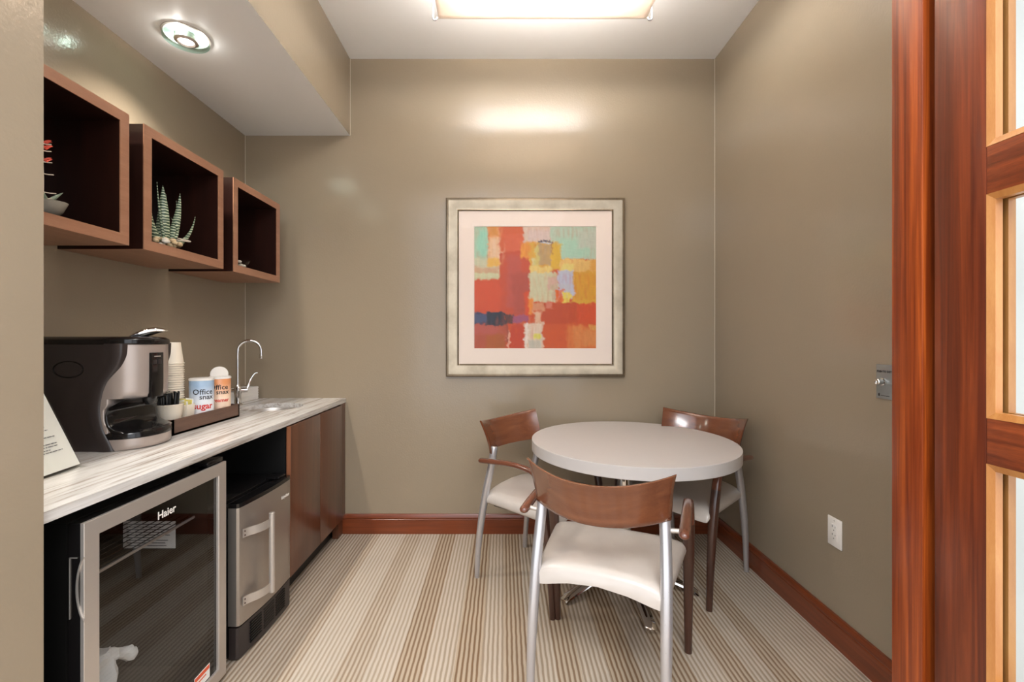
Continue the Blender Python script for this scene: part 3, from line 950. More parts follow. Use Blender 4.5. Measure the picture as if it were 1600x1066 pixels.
# plastic bag inside the cooler
bm = bmesh.new()
rings = []
for j in range(22):
    s = j / 21
    z = 0.082 + 0.285 * s
    cy_ = 1.305 + 0.005 * s
    rr = 0.085 * (1 - 0.55 * s ** 1.5)
    ring = []
    for q in range(30):
        a = 2 * PI * q / 30
        k = 1 + 0.22 * noise.noise(Vector((math.cos(a) * 2, math.sin(a) * 2, s * 3))) + 0.1 * noise.noise(Vector((math.cos(a) * 6, math.sin(a) * 6, s * 9)))
        ring.append((-1.205 + rr * 1.0 * k * math.cos(a), cy_ + min(rr, 0.1) * 0.85 * k * math.sin(a), z + 0.008 * math.sin(3 * a) * s))
    rings.append(ring)
loft(bm, rings)
bagp = spline([(-1.20, 1.29, 0.335, 0.034), (-1.18, 1.32, 0.348, 0.026), (-1.165, 1.35, 0.340, 0.020), (-1.155, 1.378, 0.318, 0.019), (-1.15, 1.395, 0.318, 0.012)], 5)
tube(bm, [p[:3] for p in bagp], [p[3] for p in bagp], 12)
for v in bm.verts:
    v.co += noise.noise_vector(v.co * 26) * 0.011 + noise.noise_vector(v.co * 70) * 0.004
bag = obj('plastic_bag', bm, M['bag'], ang=25)
tag(bag, 'crumpled white plastic bag inside the glass-door cooler', 'bag')

# ------------------------------------------------------------------ small steel refrigerator
rz = math.radians(-3.7)
im = empty('compact_refrigerator', (-1.0385, 1.972, 0), rz, 'small stainless steel under-counter refrigerator with bar handle beside the wooden cabinet', 'refrigerator')
hy = 0.193
obj('case', B((-0.60, -hy + 0.004, 0.008), (-0.052, hy - 0.004, 0.618), 0.004), M['black'], im)
bm = bmesh.new()
# bowed door, plan outline swept in z
def bow(s, inset=0.0):
    pts = [(-0.046, -hy + inset), (-0.046 + 0.0, -hy + inset)]
    pts = [(-0.046, -hy), (-0.012, -hy + 0.0005), (-0.003, -hy + 0.006), (0.0, -hy + 0.018)]
    n = 14
    for q in range(1, n):
        y = -hy + 0.018 + (2 * hy - 0.03) * q / n
        pts.append((0.0 + 0.010 * math.sin(PI * q / n), y))
    pts += [(0.0, hy - 0.012), (-0.004, hy - 0.003), (-0.010, hy), (-0.046, hy)]
    return pts
loft(bm, [[(x, y, z) for x, y in bow(0)] for z in (0.143, 0.613)])
obj('door', bm, M['steel_h'], im, ang=25)
bm = bmesh.new()
loft(bm, [[(x * 0.9 - 0.001, y * 0.995, z) for x, y in bow(0)] for z in (0.613, 0.626, 0.630)])
obj('door_cap', bm, M['black_gloss'], im, ang=25)
bm = bmesh.new()
box(bm, (-0.60, -hy + 0.004, 0.618), (-0.07, hy - 0.004, 0.634), 0.003)
obj('top_cover', bm, M['black_gloss'], im)
obj('top_hinge', B((-0.085, hy - 0.075, 0.630), (-0.02, hy - 0.012, 0.643), 0.004), M['black_gloss'], im)
bm = text_bm('EdgeStar', 0.0185, 0.0003, bold=0.0007)
xf(bm, FX((0.0078, hy - 0.066, 0.552)))
obj('logo', bm, M['white'], im, smooth=False)
# kick grille with slots
bm = bmesh.new()
loft(bm, [[(x * 0.85 - 0.004, y, z) for x, y in bow(0)] for z in (0.012, 0.134)])
kg = obj('kick_panel', bm, M['machine_black'], im, ang=25)
for g in range(3):
    bm = bmesh.new()
    for q in range(8):
        ya = -0.125 + g * 0.09
        box(bm, (-0.003, ya, 0.034 + q * 0.0115), (0.0062, ya + 0.074, 0.0395 + q * 0.0115))
    obj('vent_slots', bm, M['black'], kg)
# bar handle on two strap brackets
hb = obj('handle', tube(bmesh.new(), [(0.052, -0.055, 0.205), (0.052, -0.055, 0.208), (0.052, -0.055, 0.545), (0.052, -0.055, 0.548)], [0.008, 0.012, 0.012, 0.008], 20), M['steel'], im)
for zc in (0.235, 0.508):
    pts = spline([(0.0045, -0.178), (0.008, -0.165), (0.016, -0.150), (0.034, -0.125), (0.046, -0.095), (0.050, -0.06)], 4)
    rings = []
    for q, (x, y) in enumerate(pts):
        rings.append([(x, y, zc - 0.017), (x + 0.004, y - 0.001, zc - 0.017), (x + 0.004, y - 0.001, zc + 0.017), (x, y, zc + 0.017)])
    bm = loft(bmesh.new(), rings)
    br = obj('handle_bracket', bm, M['steel'], hb)
    for dz in (-0.008, 0.008):
        s_ = lathe(bmesh.new(), [(0.0005, 0), (0.003, 0), (0.003, 0.0015), (0.0005, 0.0018)], n=12)
        xf(s_, basis((0, 1, 0), (0, 0, 1), (1, 0, 0), (0.0105, -0.172, zc + dz)))
        obj('screw', s_, M['dark_gap'], br)

# ------------------------------------------------------------------ coffee brewer
CB = (-1.48, 1.675, ZT)
cm = empty('coffee_brewer', CB, 0, 'dark and silver single-serve coffee brewer on the stone counter', 'coffee machine')
YC, HW, XB = 1.675, 0.115, -1.665
def interp(tab, z):
    n_ = len(tab)
    if z <= tab[0][0]: return tab[0][1]
    if z >= tab[-1][0]: return tab[-1][1]
    sl = []
    for i in range(n_):          # monotone slopes: smooth curve without overshoot
        if 0 < i < n_ - 1:
            d0 = (tab[i][1] - tab[i - 1][1]) / (tab[i][0] - tab[i - 1][0])
            d1 = (tab[i + 1][1] - tab[i][1]) / (tab[i + 1][0] - tab[i][0])
            sl.append(0 if d0 * d1 <= 0 else 2 * d0 * d1 / (d0 + d1))
        else:
            a, b = (0, 1) if i == 0 else (n_ - 2, n_ - 1)
            sl.append((tab[b][1] - tab[a][1]) / (tab[b][0] - tab[a][0]))
    for i in range(n_ - 1):
        (a, va), (b, vb) = tab[i], tab[i + 1]
        if z <= b:
            hh_ = b - a
            s = (z - a) / hh_
            return (2 * s ** 3 - 3 * s * s + 1) * va + (s ** 3 - 2 * s * s + s) * hh_ * sl[i] + (3 * s * s - 2 * s ** 3) * vb + (s ** 3 - s * s) * hh_ * sl[i + 1]
seam = [(0.895, -1.357), (0.93, -1.372), (0.98, -1.395), (1.043, -1.404), (1.09, -1.397), (1.13, -1.384), (1.20, -1.338), (1.24, -1.328), (1.30, -1.326)]
front = [(0.895, -1.282), (0.905, -1.276), (0.95, -1.276), (0.957, -1.280), (0.975, -1.352), (1.0, -1.372), (1.035, -1.374), (1.06, -1.35), (1.078, -1.296), (1.09, -1.290), (1.20, -1.288), (1.30, -1.288)]
def plan(xr, xt, nose, hw, z, n=26):
    """D-shaped plan: straight from the rear xr to the nose start, then a half ellipse"""
    xs = xt - nose
    p = [(xr, YC - hw, z)]
    for k in range(n + 1):
        a = -PI / 2 + PI * k / n
        p.append((xs + nose * max(0, math.cos(a)) ** 0.8, YC + hw * math.sin(a), z))
    p.append((xr, YC + hw, z))
    return p
def zs(a, b, n): return [a + (b - a) * k / n for k in range(n + 1)]
# dark rear body with the S-shaped edge
bm = bmesh.new()
rings = []
for z in [0.8955] + zs(0.90, 1.272, 40):
    x1_ = interp(seam, z)
    hw = HW + 0.0015
    rr = 0.030
    ar = [(x1_ - rr + rr * math.sin(PI / 2 * q / 7), YC - hw - 0.008 + (rr * 0.45) * (1 - math.cos(PI / 2 * q / 7))) for q in range(8)]
    near = [(XB, YC - hw + 0.012), (XB + 0.012, YC - hw), (x1_ - 0.085, YC - hw), (x1_ - 0.06, YC - hw - 0.002), (x1_ - 0.045, YC - hw - 0.006)] + ar
    rings.append([(x, y, z) for x, y in near] + [(x, 2 * YC - y, z) for x, y in reversed(near)])
loft(bm, rings)
obj('rear_body', bm, M['machine_black'], cm, ang=50, world=CB)
# silver shell, head and base
bm = bmesh.new()
loft(bm, [plan(interp(seam, z) - 0.004, interp(front, z), 0.110, HW, z) for z in zs(1.077, 1.268, 14)])
obj('front_shell', bm, M['machine_silver'], cm, ang=50, world=CB)
bm = bmesh.new()
loft(bm, [plan(interp(seam, z) - 0.004, min(interp(front, z) - 0.012, -1.372) + 0.0, 0.012, HW, z) for z in zs(0.936, 1.077, 20)])
obj('side_strip', bm, M['machine_silver'], cm, ang=50, world=CB)
bm = bmesh.new()
loft(bm, [plan(interp(seam, z) - 0.004, interp(front, z) - (0.004 if z < 0.899 else 0), 0.110, HW, z) for z in (0.896, 0.90, 0.91, 0.92, 0.9355)])
obj('base', bm, M['machine_silver'], cm, ang=50, world=CB)
# glossy black bay liner and drip tray
bm = bmesh.new()
rings = []
for z in zs(0.958, 1.0765, 24):
    xr = interp([(0.9, -1.362), (0.958, -1.368), (0.985, -1.384), (1.015, -1.388), (1.045, -1.378), (1.06, -1.352), (1.0765, -1.325)], z)
    xt = interp(front, z)
    rings.append(plan(xr, max(xt, xr + 0.006), min(0.108, max(0.006, xt - xr)) * 0.95, HW + 0.0008, z))
loft(bm, rings)
obj('brew_bay', bm, M['black_gloss'], cm, ang=60, world=CB)
bm = bmesh.new()
loft(bm, [plan(-1.362, interp(front, z) + 0.002, 0.112, HW + 0.0012, z) for z in (0.936, 0.945, 0.955)] + [plan(-1.362, -1.279, 0.108, HW - 0.003, 0.959)])
tr_ = obj('drip_tray', bm, M['black_gloss'], cm, ang=50, world=CB)
bm = bmesh.new()
for q in range(11):
    x = -1.353 + q * 0.006
    w_ = 0.088 * math.sqrt(max(0.05, 1 - ((x + 1.35) / 0.075) ** 2))
    box(bm, (x, YC - w_, 0.959), (x + 0.003, YC + w_, 0.9615))
obj('tray_grate', bm, M['machine_black'], tr_, world=CB)
# nozzle
bm = lathe(bmesh.new(), [(0.004, 1.045), (0.012, 1.045), (0.022, 1.062), (0.024, 1.078)], (-1.325, YC, 0), 20)
obj('nozzle', bm, M['black_gloss'], cm, world=CB)
# lid
bm = bmesh.new()
loft(bm, [plan(XB, -1.288 + dx, 0.11, HW + dh, z) for z, dx, dh in ((1.2685, 0.003, 0.003), (1.273, 0.005, 0.004), (1.286, 0.003, 0.003), (1.294, -0.006, -0.006), (1.297, -0.03, -0.03))])
obj('lid', bm, M['black_gloss'], cm, ang=40, world=CB)
# slot panel with buttons
bm = bmesh.new()
box(bm, (-1.30, YC - 0.040, 1.074), (-1.2862, YC + 0.020, 1.238), 0.002)
sp_ = obj('slot_panel', bm, M['black_gloss'], cm, world=CB)
for q in range(2):
    obj('button', B((-1.2864, YC - 0.030 + q * 0.022, 1.195), (-1.2845, YC - 0.014 + q * 0.022, 1.212), 0.002), M['machine_black'], sp_, world=CB)
bm = bmesh.new()
box(bm, (-1.287, YC - 0.026, 1.222), (-1.2850, YC + 0.004, 1.226))
obj('pack_slot', bm, M['steel'], sp_, world=CB)
# chrome lever on top
bm = bmesh.new()
lev = spline([(-1.375, 1.665, 1.292, 0.034, 0.004), (-1.350, 1.675, 1.306, 0.032, 0.012), (-1.325, 1.69, 1.318, 0.026, 0.013), (-1.305, 1.70, 1.322, 0.020, 0.009), (-1.288, 1.71, 1.320, 0.011, 0.004)], 6)
loft(bm, [[(x - h_ * math.cos(a) * 0.4, y + w_ * math.sin(a), z + h_ * math.cos(a)) for a in [2 * PI * k / 12 for k in range(12)]] for x, y, z, w_, h_ in lev])
obj('lever', bm, M['chrome'], cm, ang=50, world=CB)
# oval badge on the side
bm = bmesh.new()
tube(bm, [(-1.515 + 0.052 * math.cos(a), YC - HW - 0.0015, 1.182 + 0.028 * math.sin(a)) for a in [2 * PI * k / 40 for k in range(41)]], 0.0022, 8, cap=False)
obj('oval_badge', bm, M['black_gloss'], cm, world=CB)

# ------------------------------------------------------------------ notice in an acrylic stand
sg = empty('notice_stand', (-1.30, 1.28, ZT), 0, 'white printed notice in a clear slanted acrylic stand at the counter front', 'sign')
# local frame: bottom edge along +Y, leaning back to -X
b0 = Vector((-1.277, 1.165, ZT + 0.002)); b1 = Vector((-1.308, 1.388, ZT + 0.002))
ey = (b1 - b0).normalized()
lean = (Vector((-0.123, -0.02, 0.280))).normalized()
nr = ey.cross(lean).normalized()
MS = basis(ey, lean, nr, b0)
L_ = (b1 - b0).length
bm = B((0.003, 0.006, -0.0006), (L_ - 0.003, 0.285, 0.0006)); xf(bm, MS)
sh = obj('paper_sheet', bm, M['paper'], sg, world=(-1.30, 1.28, ZT))
bm = B((0, 0, 0.001), (L_, 0.29, 0.0026)); box(bm, (0, 0, -0.0026), (L_, 0.29, -0.001)); xf(bm, MS)
box(bm, (-1.43, 1.17, ZT + 0.0004), (-1.285, 1.385, ZT + 0.002))
obj('acrylic_holder', bm, M['glass_clear'], sg, world=(-1.30, 1.28, ZT))
bm = bmesh.new()
random.seed(5)
for q, (v_, u0_, u1_) in enumerate([(0.205, 0.02, 0.15), (0.182, 0.02, 0.165), (0.160, 0.02, 0.155), (0.150, 0.02, 0.12), (0.141, 0.02, 0.165), (0.131, 0.02, 0.172), (0.118, 0.02, 0.13), (0.109, 0.02, 0.185),
                                    (0.088, 0.02, 0.18), (0.080, 0.02, 0.178), (0.071, 0.02, 0.15), (0.064, 0.02, 0.188)]):
    x = u0_
    while x < u1_:
        w_ = random.uniform(0.006, 0.018)
        box(bm, (x, v_, 0.0028), (min(x + w_, u1_), v_ + 0.0026, 0.0030))
        x += w_ + 0.0025
xf(bm, MS)
obj('printed_lines', bm, M['ink'], sh, world=(-1.30, 1.28, ZT))

# ------------------------------------------------------------------ condiment tray and what stands in it
TX0, TX1, TY0, TY1 = -1.575, -1.338, 1.812, 2.268
ZI = ZT + 0.0095
bm = bmesh.new()
box(bm, (TX0, TY0, ZT + 0.0004), (TX1, TY1, ZT + 0.009))
for a in (((TX0, TY0), (TX1, TY0 + 0.008)), ((TX0, TY1 - 0.008), (TX1, TY1)), ((TX0, TY0), (TX0 + 0.008, TY1)), ((TX1 - 0.008, TY0), (TX1, TY1))):
    box(bm, (*a[0], ZT + 0.0006), (*a[1], ZT + 0.064))
tag(obj('condiment_tray', bm, M['tray'], smooth=False), 'long walnut tray holding cups, stirrers and canisters on the counter', 'tray')

# stack of paper cups, upside down
cup_mb = lathe(bmesh.new(), [(0.0455, 0.0), (0.0482, 0.0012), (0.0482, 0.0042), (0.0448, 0.0055), (0.034, 0.094), (0.033, 0.0955), (0.0, 0.0955), (0.0, 0.094), (0.0325, 0.0935), (0.0440, 0.002)], n=32, cap=False)
cup = obj('paper_cup', cup_mb, M['cream_paper'], ang=40)
SX, SY = -1.478, 1.992
cup.location = (SX, SY, ZI)
tag(cup, 'cream paper cup below the topmost in the tall upside-down stack', 'cup', 'nested paper cups under the top one')
NC = 28
for k in range(1, NC):
    c = cup.copy()
    COL.objects.link(c)
    c.location = (SX + 0.0006 * math.sin(k * 1.7), SY + 0.0006 * math.cos(k * 2.1), ZI + k * 0.0101)
    if k == NC - 1:
        c['label'] = 'topmost cream paper cup of the upside-down stack behind the coffee brewer'
        del c['group']

# bowl of black stirrers
BX, BY = -1.402, 1.875
bm = lathe(bmesh.new(), [(0.0, 0.0), (0.036, 0.0), (0.040, 0.003), (0.052, 0.108), (0.054, 0.110), (0.053, 0.112), (0.050, 0.108), (0.038, 0.006), (0.0, 0.005)], n=40, cap=False)
bw = obj('stirrer_cup', bm, M['cream_paper'], ang=40); bw.location = (BX, BY, ZI)
tag(bw, 'short round cream cup filled with black stirrers beside the brewer', 'cup')
random.seed(11)
st0 = None
for k in range(40):
    if st0 is None:
        bm = B((-0.0022, -0.0011, 0), (0.0022, 0.0011, 0.155))
        o = obj('stir_stick', bm, M['black'], smooth=False); st0 = o
        tag(o, 'thin black stirrer standing in the short cream cup', 'stirrer', 'black stirrers in the cream cup')
    else:
        o = st0.copy(); COL.objects.link(o)
    a, rr = random.uniform(0, 2 * PI), 0.034 * math.sqrt(random.random())
    o.location = (BX + rr * math.cos(a), BY + rr * math.sin(a), ZI + 0.0065)
    o.rotation_euler = (-0.11 * math.sin(a) * rr / 0.034, 0.11 * math.cos(a) * rr / 0.034, random.uniform(0, 3))

# square tub of sweetener packets
QX, QY = -1.392, 1.960
bm = bmesh.new()
loft(bm, [[(sx * w_, sy * w_, z) for sx, sy in ((-1, -1), (1, -1), (1, 1), (-1, 1))] for w_, z in ((0.020, 0.0), (0.025, 0.098), (0.0237, 0.098), (0.0187, 0.004))])
q_ = obj('packet_tub', bm, M['cream_paper'], smooth=False); q_.location = (QX, QY, ZI)
tag(q_, 'narrow cream tub of sweetener packets beside the stirrer cup', 'tub')
QY2 = QY
random.seed(3)
for k in range(6):
    bm = B((-0.017, -0.0012, 0), (0.017, 0.0012, 0.105 + 0.006 * (k % 3)), 0.0008, 1)
    o = obj('sweetener_packet', bm, M['yellow'] if k % 2 == 0 else M['paper'], smooth=False)
    o.location = (QX + random.uniform(-0.003, 0.003), QY2 - 0.0125 + k * 0.005, ZI + 0.006)
    o.rotation_euler = (random.uniform(-0.05, 0.08), random.uniform(-0.16, 0.16), 0)
    if k % 2 == 0:
        tag(o, 'yellow sweetener packet standing in the narrow cream tub', 'packet', 'yellow sweetener packets')
    else:
        tag(o, 'white sweetener packet standing in the narrow cream tub', 'packet', 'white sweetener packets')

# printed canisters
def wrap(bm, R, z0, a0):
    """bend flat text (x right, y up, facing +z) round an upright cylinder whose front is +X turned to the viewer"""
    for v in bm.verts:
        x, y, z = v.co
        a = a0 + x / R
        rr = R + z
        v.co = (rr * math.cos(a), rr * math.sin(a), y + z0)
    return bm
def canister(cx, cy, R, H, m, label, words, lidopen, a0):
    c = empty('canister', (cx, cy, ZI), 0, label, 'canister', 'printed coffee canisters in the tray')
    bm = lathe(bmesh.new(), [(0.0, 0.0), (R - 0.001, 0.0), (R, 0.001), (R, H - 0.012), (R - 0.001, H - 0.010), (0.0, H - 0.010)], n=48, cap=False)
    obj('canister_body', bm, m, c, ang=40)
    bm = lathe(bmesh.new(), [(0.0, H - 0.0095), (R + 0.0012, H - 0.0118), (R + 0.0012, H - 0.003), (R - 0.004, H), (0.0, H)], n=48, cap=False)
    obj('canister_lid', bm, M['white'], c, ang=40)
    if lidopen:
        bm = lathe(bmesh.new(), [(0.0, 0.0), (R * 0.80, 0.0), (R * 0.82, 0.002), (R * 0.80, 0.004), (0.0, 0.004)], n=36, cap=False)
        xf(bm, Matrix.Translation((-0.01, 0.012, H + 0.008)) @ Matrix.Rotation(0.6, 4, 'Z') @ Matrix.Rotation(math.radians(-78), 4, 'X'))
        obj('flip_cap', bm, M['white'], c)
    for body, size, dx, z, mt, bold in words:
        bm = text_bm(body, size, 0.0003, bold=bold)
        bmesh.ops.subdivide_edges(bm, edges=[e for e in bm.edges if e.calc_length() > size * 0.25], cuts=2)
        bmesh.ops.translate(bm, verts=bm.verts, vec=(dx, 0, 0.0004))
        wrap(bm, R, z, a0)
        obj('lettering', bm, mt, c, smooth=False)
canister(-1.392, 2.065, 0.049, 0.205, M['can_blue'], 'blue and white sugar canister with a closed flat lid in the tray',
         [('Office', 0.034, 0.0, 0.142, M['ink_black'], 0.0003), ('snax', 0.032, 0.014, 0.119, M['ink_black'], 0.0003), ('sugar', 0.038, 0.0, 0.078, M['red_ink'], 0.001)], False, -0.87)
canister(-1.388, 2.19, 0.047, 0.202, M['can_orange'], 'orange creamer canister with a raised round flip cap in the tray',
         [('Office', 0.033, -0.004, 0.150, M['ink_black'], 0.0003), ('snax', 0.031, 0.012, 0.127, M['ink_black'], 0.0003), ('creamer', 0.024, 0.0, 0.088, M['red_ink'], 0.0006)], True, -0.99)

# ------------------------------------------------------------------ faucet
FA = (-1.585, 2.67, ZT)
fa = empty('faucet', FA, 0, 'chrome gooseneck faucet with side lever beside the round sink', 'faucet')
dirn = Vector((0.12, 0.05, 0)).normalized()
bm = lathe(bmesh.new(), [(0.0, 0.0004), (0.026, 0.0004), (0.027, 0.006), (0.019, 0.010), (0.017, 0.04), (0.018, 0.06), (0.020, 0.068), (0.020, 0.10), (0.014, 0.108), (0.0115, 0.125)], n=28)
obj('faucet_body', bm, M['chrome'], fa)
R_ = 0.062
pts = [Vector((0, 0, 0.11)), Vector((0, 0, 0.2)), Vector((0, 0, 0.30))]
for k in range(1, 15):
    a = PI * k / 14
    pts.append(dirn * (R_ * (1 - math.cos(a))) + Vector((0, 0, 0.32 + R_ * math.sin(a))))
pts.append(dirn * (2 * R_) + Vector((0, 0, 0.298)))
bm = tube(bmesh.new(), pts, 0.009, 16)
sp2 = obj('spout', bm, M['chrome'], fa)
e = dirn * (2 * R_)
bm = lathe(bmesh.new(), [(0.0075, 0.302), (0.0105, 0.298), (0.0105, 0.276), (0.008, 0.272)], (e.x, e.y, 0), 18)
obj('aerator', bm, M['chrome'], sp2)
bm = tube(bmesh.new(), [(0.0, 0, 0.084), (0.04, 0.03, 0.084)], 0.014, 16)
tube(bm, [(-0.03, -0.012, 0.084), (0, 0, 0.084)], 0.010, 14)
obj('valve_arm', bm, M['chrome'], fa)
lvp = spline([(0.036, 0.028, 0.086, 0.0075), (0.046, 0.036, 0.115, 0.006), (0.056, 0.05, 0.16, 0.0055), (0.068, 0.062, 0.182, 0.0045), (0.08, 0.07, 0.186, 0.003)], 5)
obj('lever', tube(bmesh.new(), [p[:3] for p in lvp], [p[3] for p in lvp], 10), M['chrome'], fa)

# folded paper towels stacked behind the faucet
t0 = None
for k in range(5):
    bm = bmesh.new()
    x0_, x1_, ya, yb = -1.708, -1.612, 2.715, 2.945
    hh = 0.0158
    pr = []
    for q in range(9):
        a = PI * q / 8
        pr.append((yb - 0.007 + 0.007 * math.sin(a), hh / 2 - (hh / 2) * math.cos(a)))
    pr += [(ya, hh), (ya, 0)]
    prism_x(bm, [(y, z) for y, z in pr], x0_, x1_)
    o = obj('folded_paper_towel', bm, M['paper'], ang=40)
    o.location = (0, 0, ZT + 0.0006 + k * 0.0163)
    lab = ['bottom folded paper towel bundle of the stack in the counter corner', 'second folded paper towel bundle up from the counter in the corner', 'middle folded paper towel bundle of the corner stack',
           'folded paper towel bundle just under the top one in the corner', 'topmost folded paper towel bundle of the stack behind the faucet'][k]
    tag(o, lab, 'paper towels', 'folded paper towel bundles in the counter corner')

# ------------------------------------------------------------------ round table
TC = (0.686, 2.4145); TR = 0.533; TZ = 0.745; TT = 0.058
tb = empty('round_table', (TC[0], TC[1], 0), 0, 'round table with pale laminate top and chrome spoked base', 'table')
bm = lathe(bmesh.new(), [(0.0, TZ - TT), (TR - 0.002, TZ - TT), (TR, TZ - TT + 0.002), (TR, TZ - 0.0015), (TR - 0.0015, TZ), (0.0, TZ)], n=128, cap=False)
obj('tabletop', bm, M['table'], tb, ang=30)
bm = lathe(bmesh.new(), [(0.0, 0.10), (0.034, 0.10), (0.034, 0.66), (0.034, 0.66), (0.0, 0.66)], (-0.046, -0.04, 0), 32, cap=False)
obj('column', bm, M['chrome'], tb)
bm = lathe(bmesh.new(), [(0.0, TZ - TT - 0.022), (0.16, TZ - TT - 0.022), (0.17, TZ - TT - 0.0006), (0.0, TZ - TT - 0.0006)], (-0.046, -0.04, 0), 32, cap=False)
obj('mounting_plate', bm, M['chair_dark'], tb)
bm = lathe(bmesh.new(), [(0.0, 0.07), (0.05, 0.07), (0.055, 0.08), (0.05, 0.125), (0.034, 0.13), (0.0, 0.13)], (-0.046, -0.04, 0), 32, cap=False)
obj('hub', bm, M['chrome'], tb)
for deg, ln in ((209, 0.40), (271, 0.42), (340, 0.36), (52, 0.40), (130, 0.40)):
    a = math.radians(deg)
    dx, dy = math.cos(a), math.sin(a)
    rings = []
    for q in range(15):
        s = q / 14
        r = 0.03 + (ln - 0.03) * s
        zc = 0.098 - 0.080 * s ** 1.6 
        wd = 0.033 - 0.006 * s
        ht = 0.020 - 0.006 * s
        if s > 0.99: zc, ht = 0.012, 0.010
        c0 = Vector((-0.046 + dx * r, -0.04 + dy * r, zc))
        sd = Vector((-dy, dx, 0))
        rings.append([c0 + sd * wd * sa + Vector((0, 0, ht * sb)) for sa, sb in ((-1, -0.5), (-0.9, 0.1), (-0.45, 0.55), (0, 0.75), (0.45, 0.55), (0.9, 0.1), (1, -0.5))])
    obj('leg', loft(bmesh.new(), rings), M['chrome'], tb, ang=40)

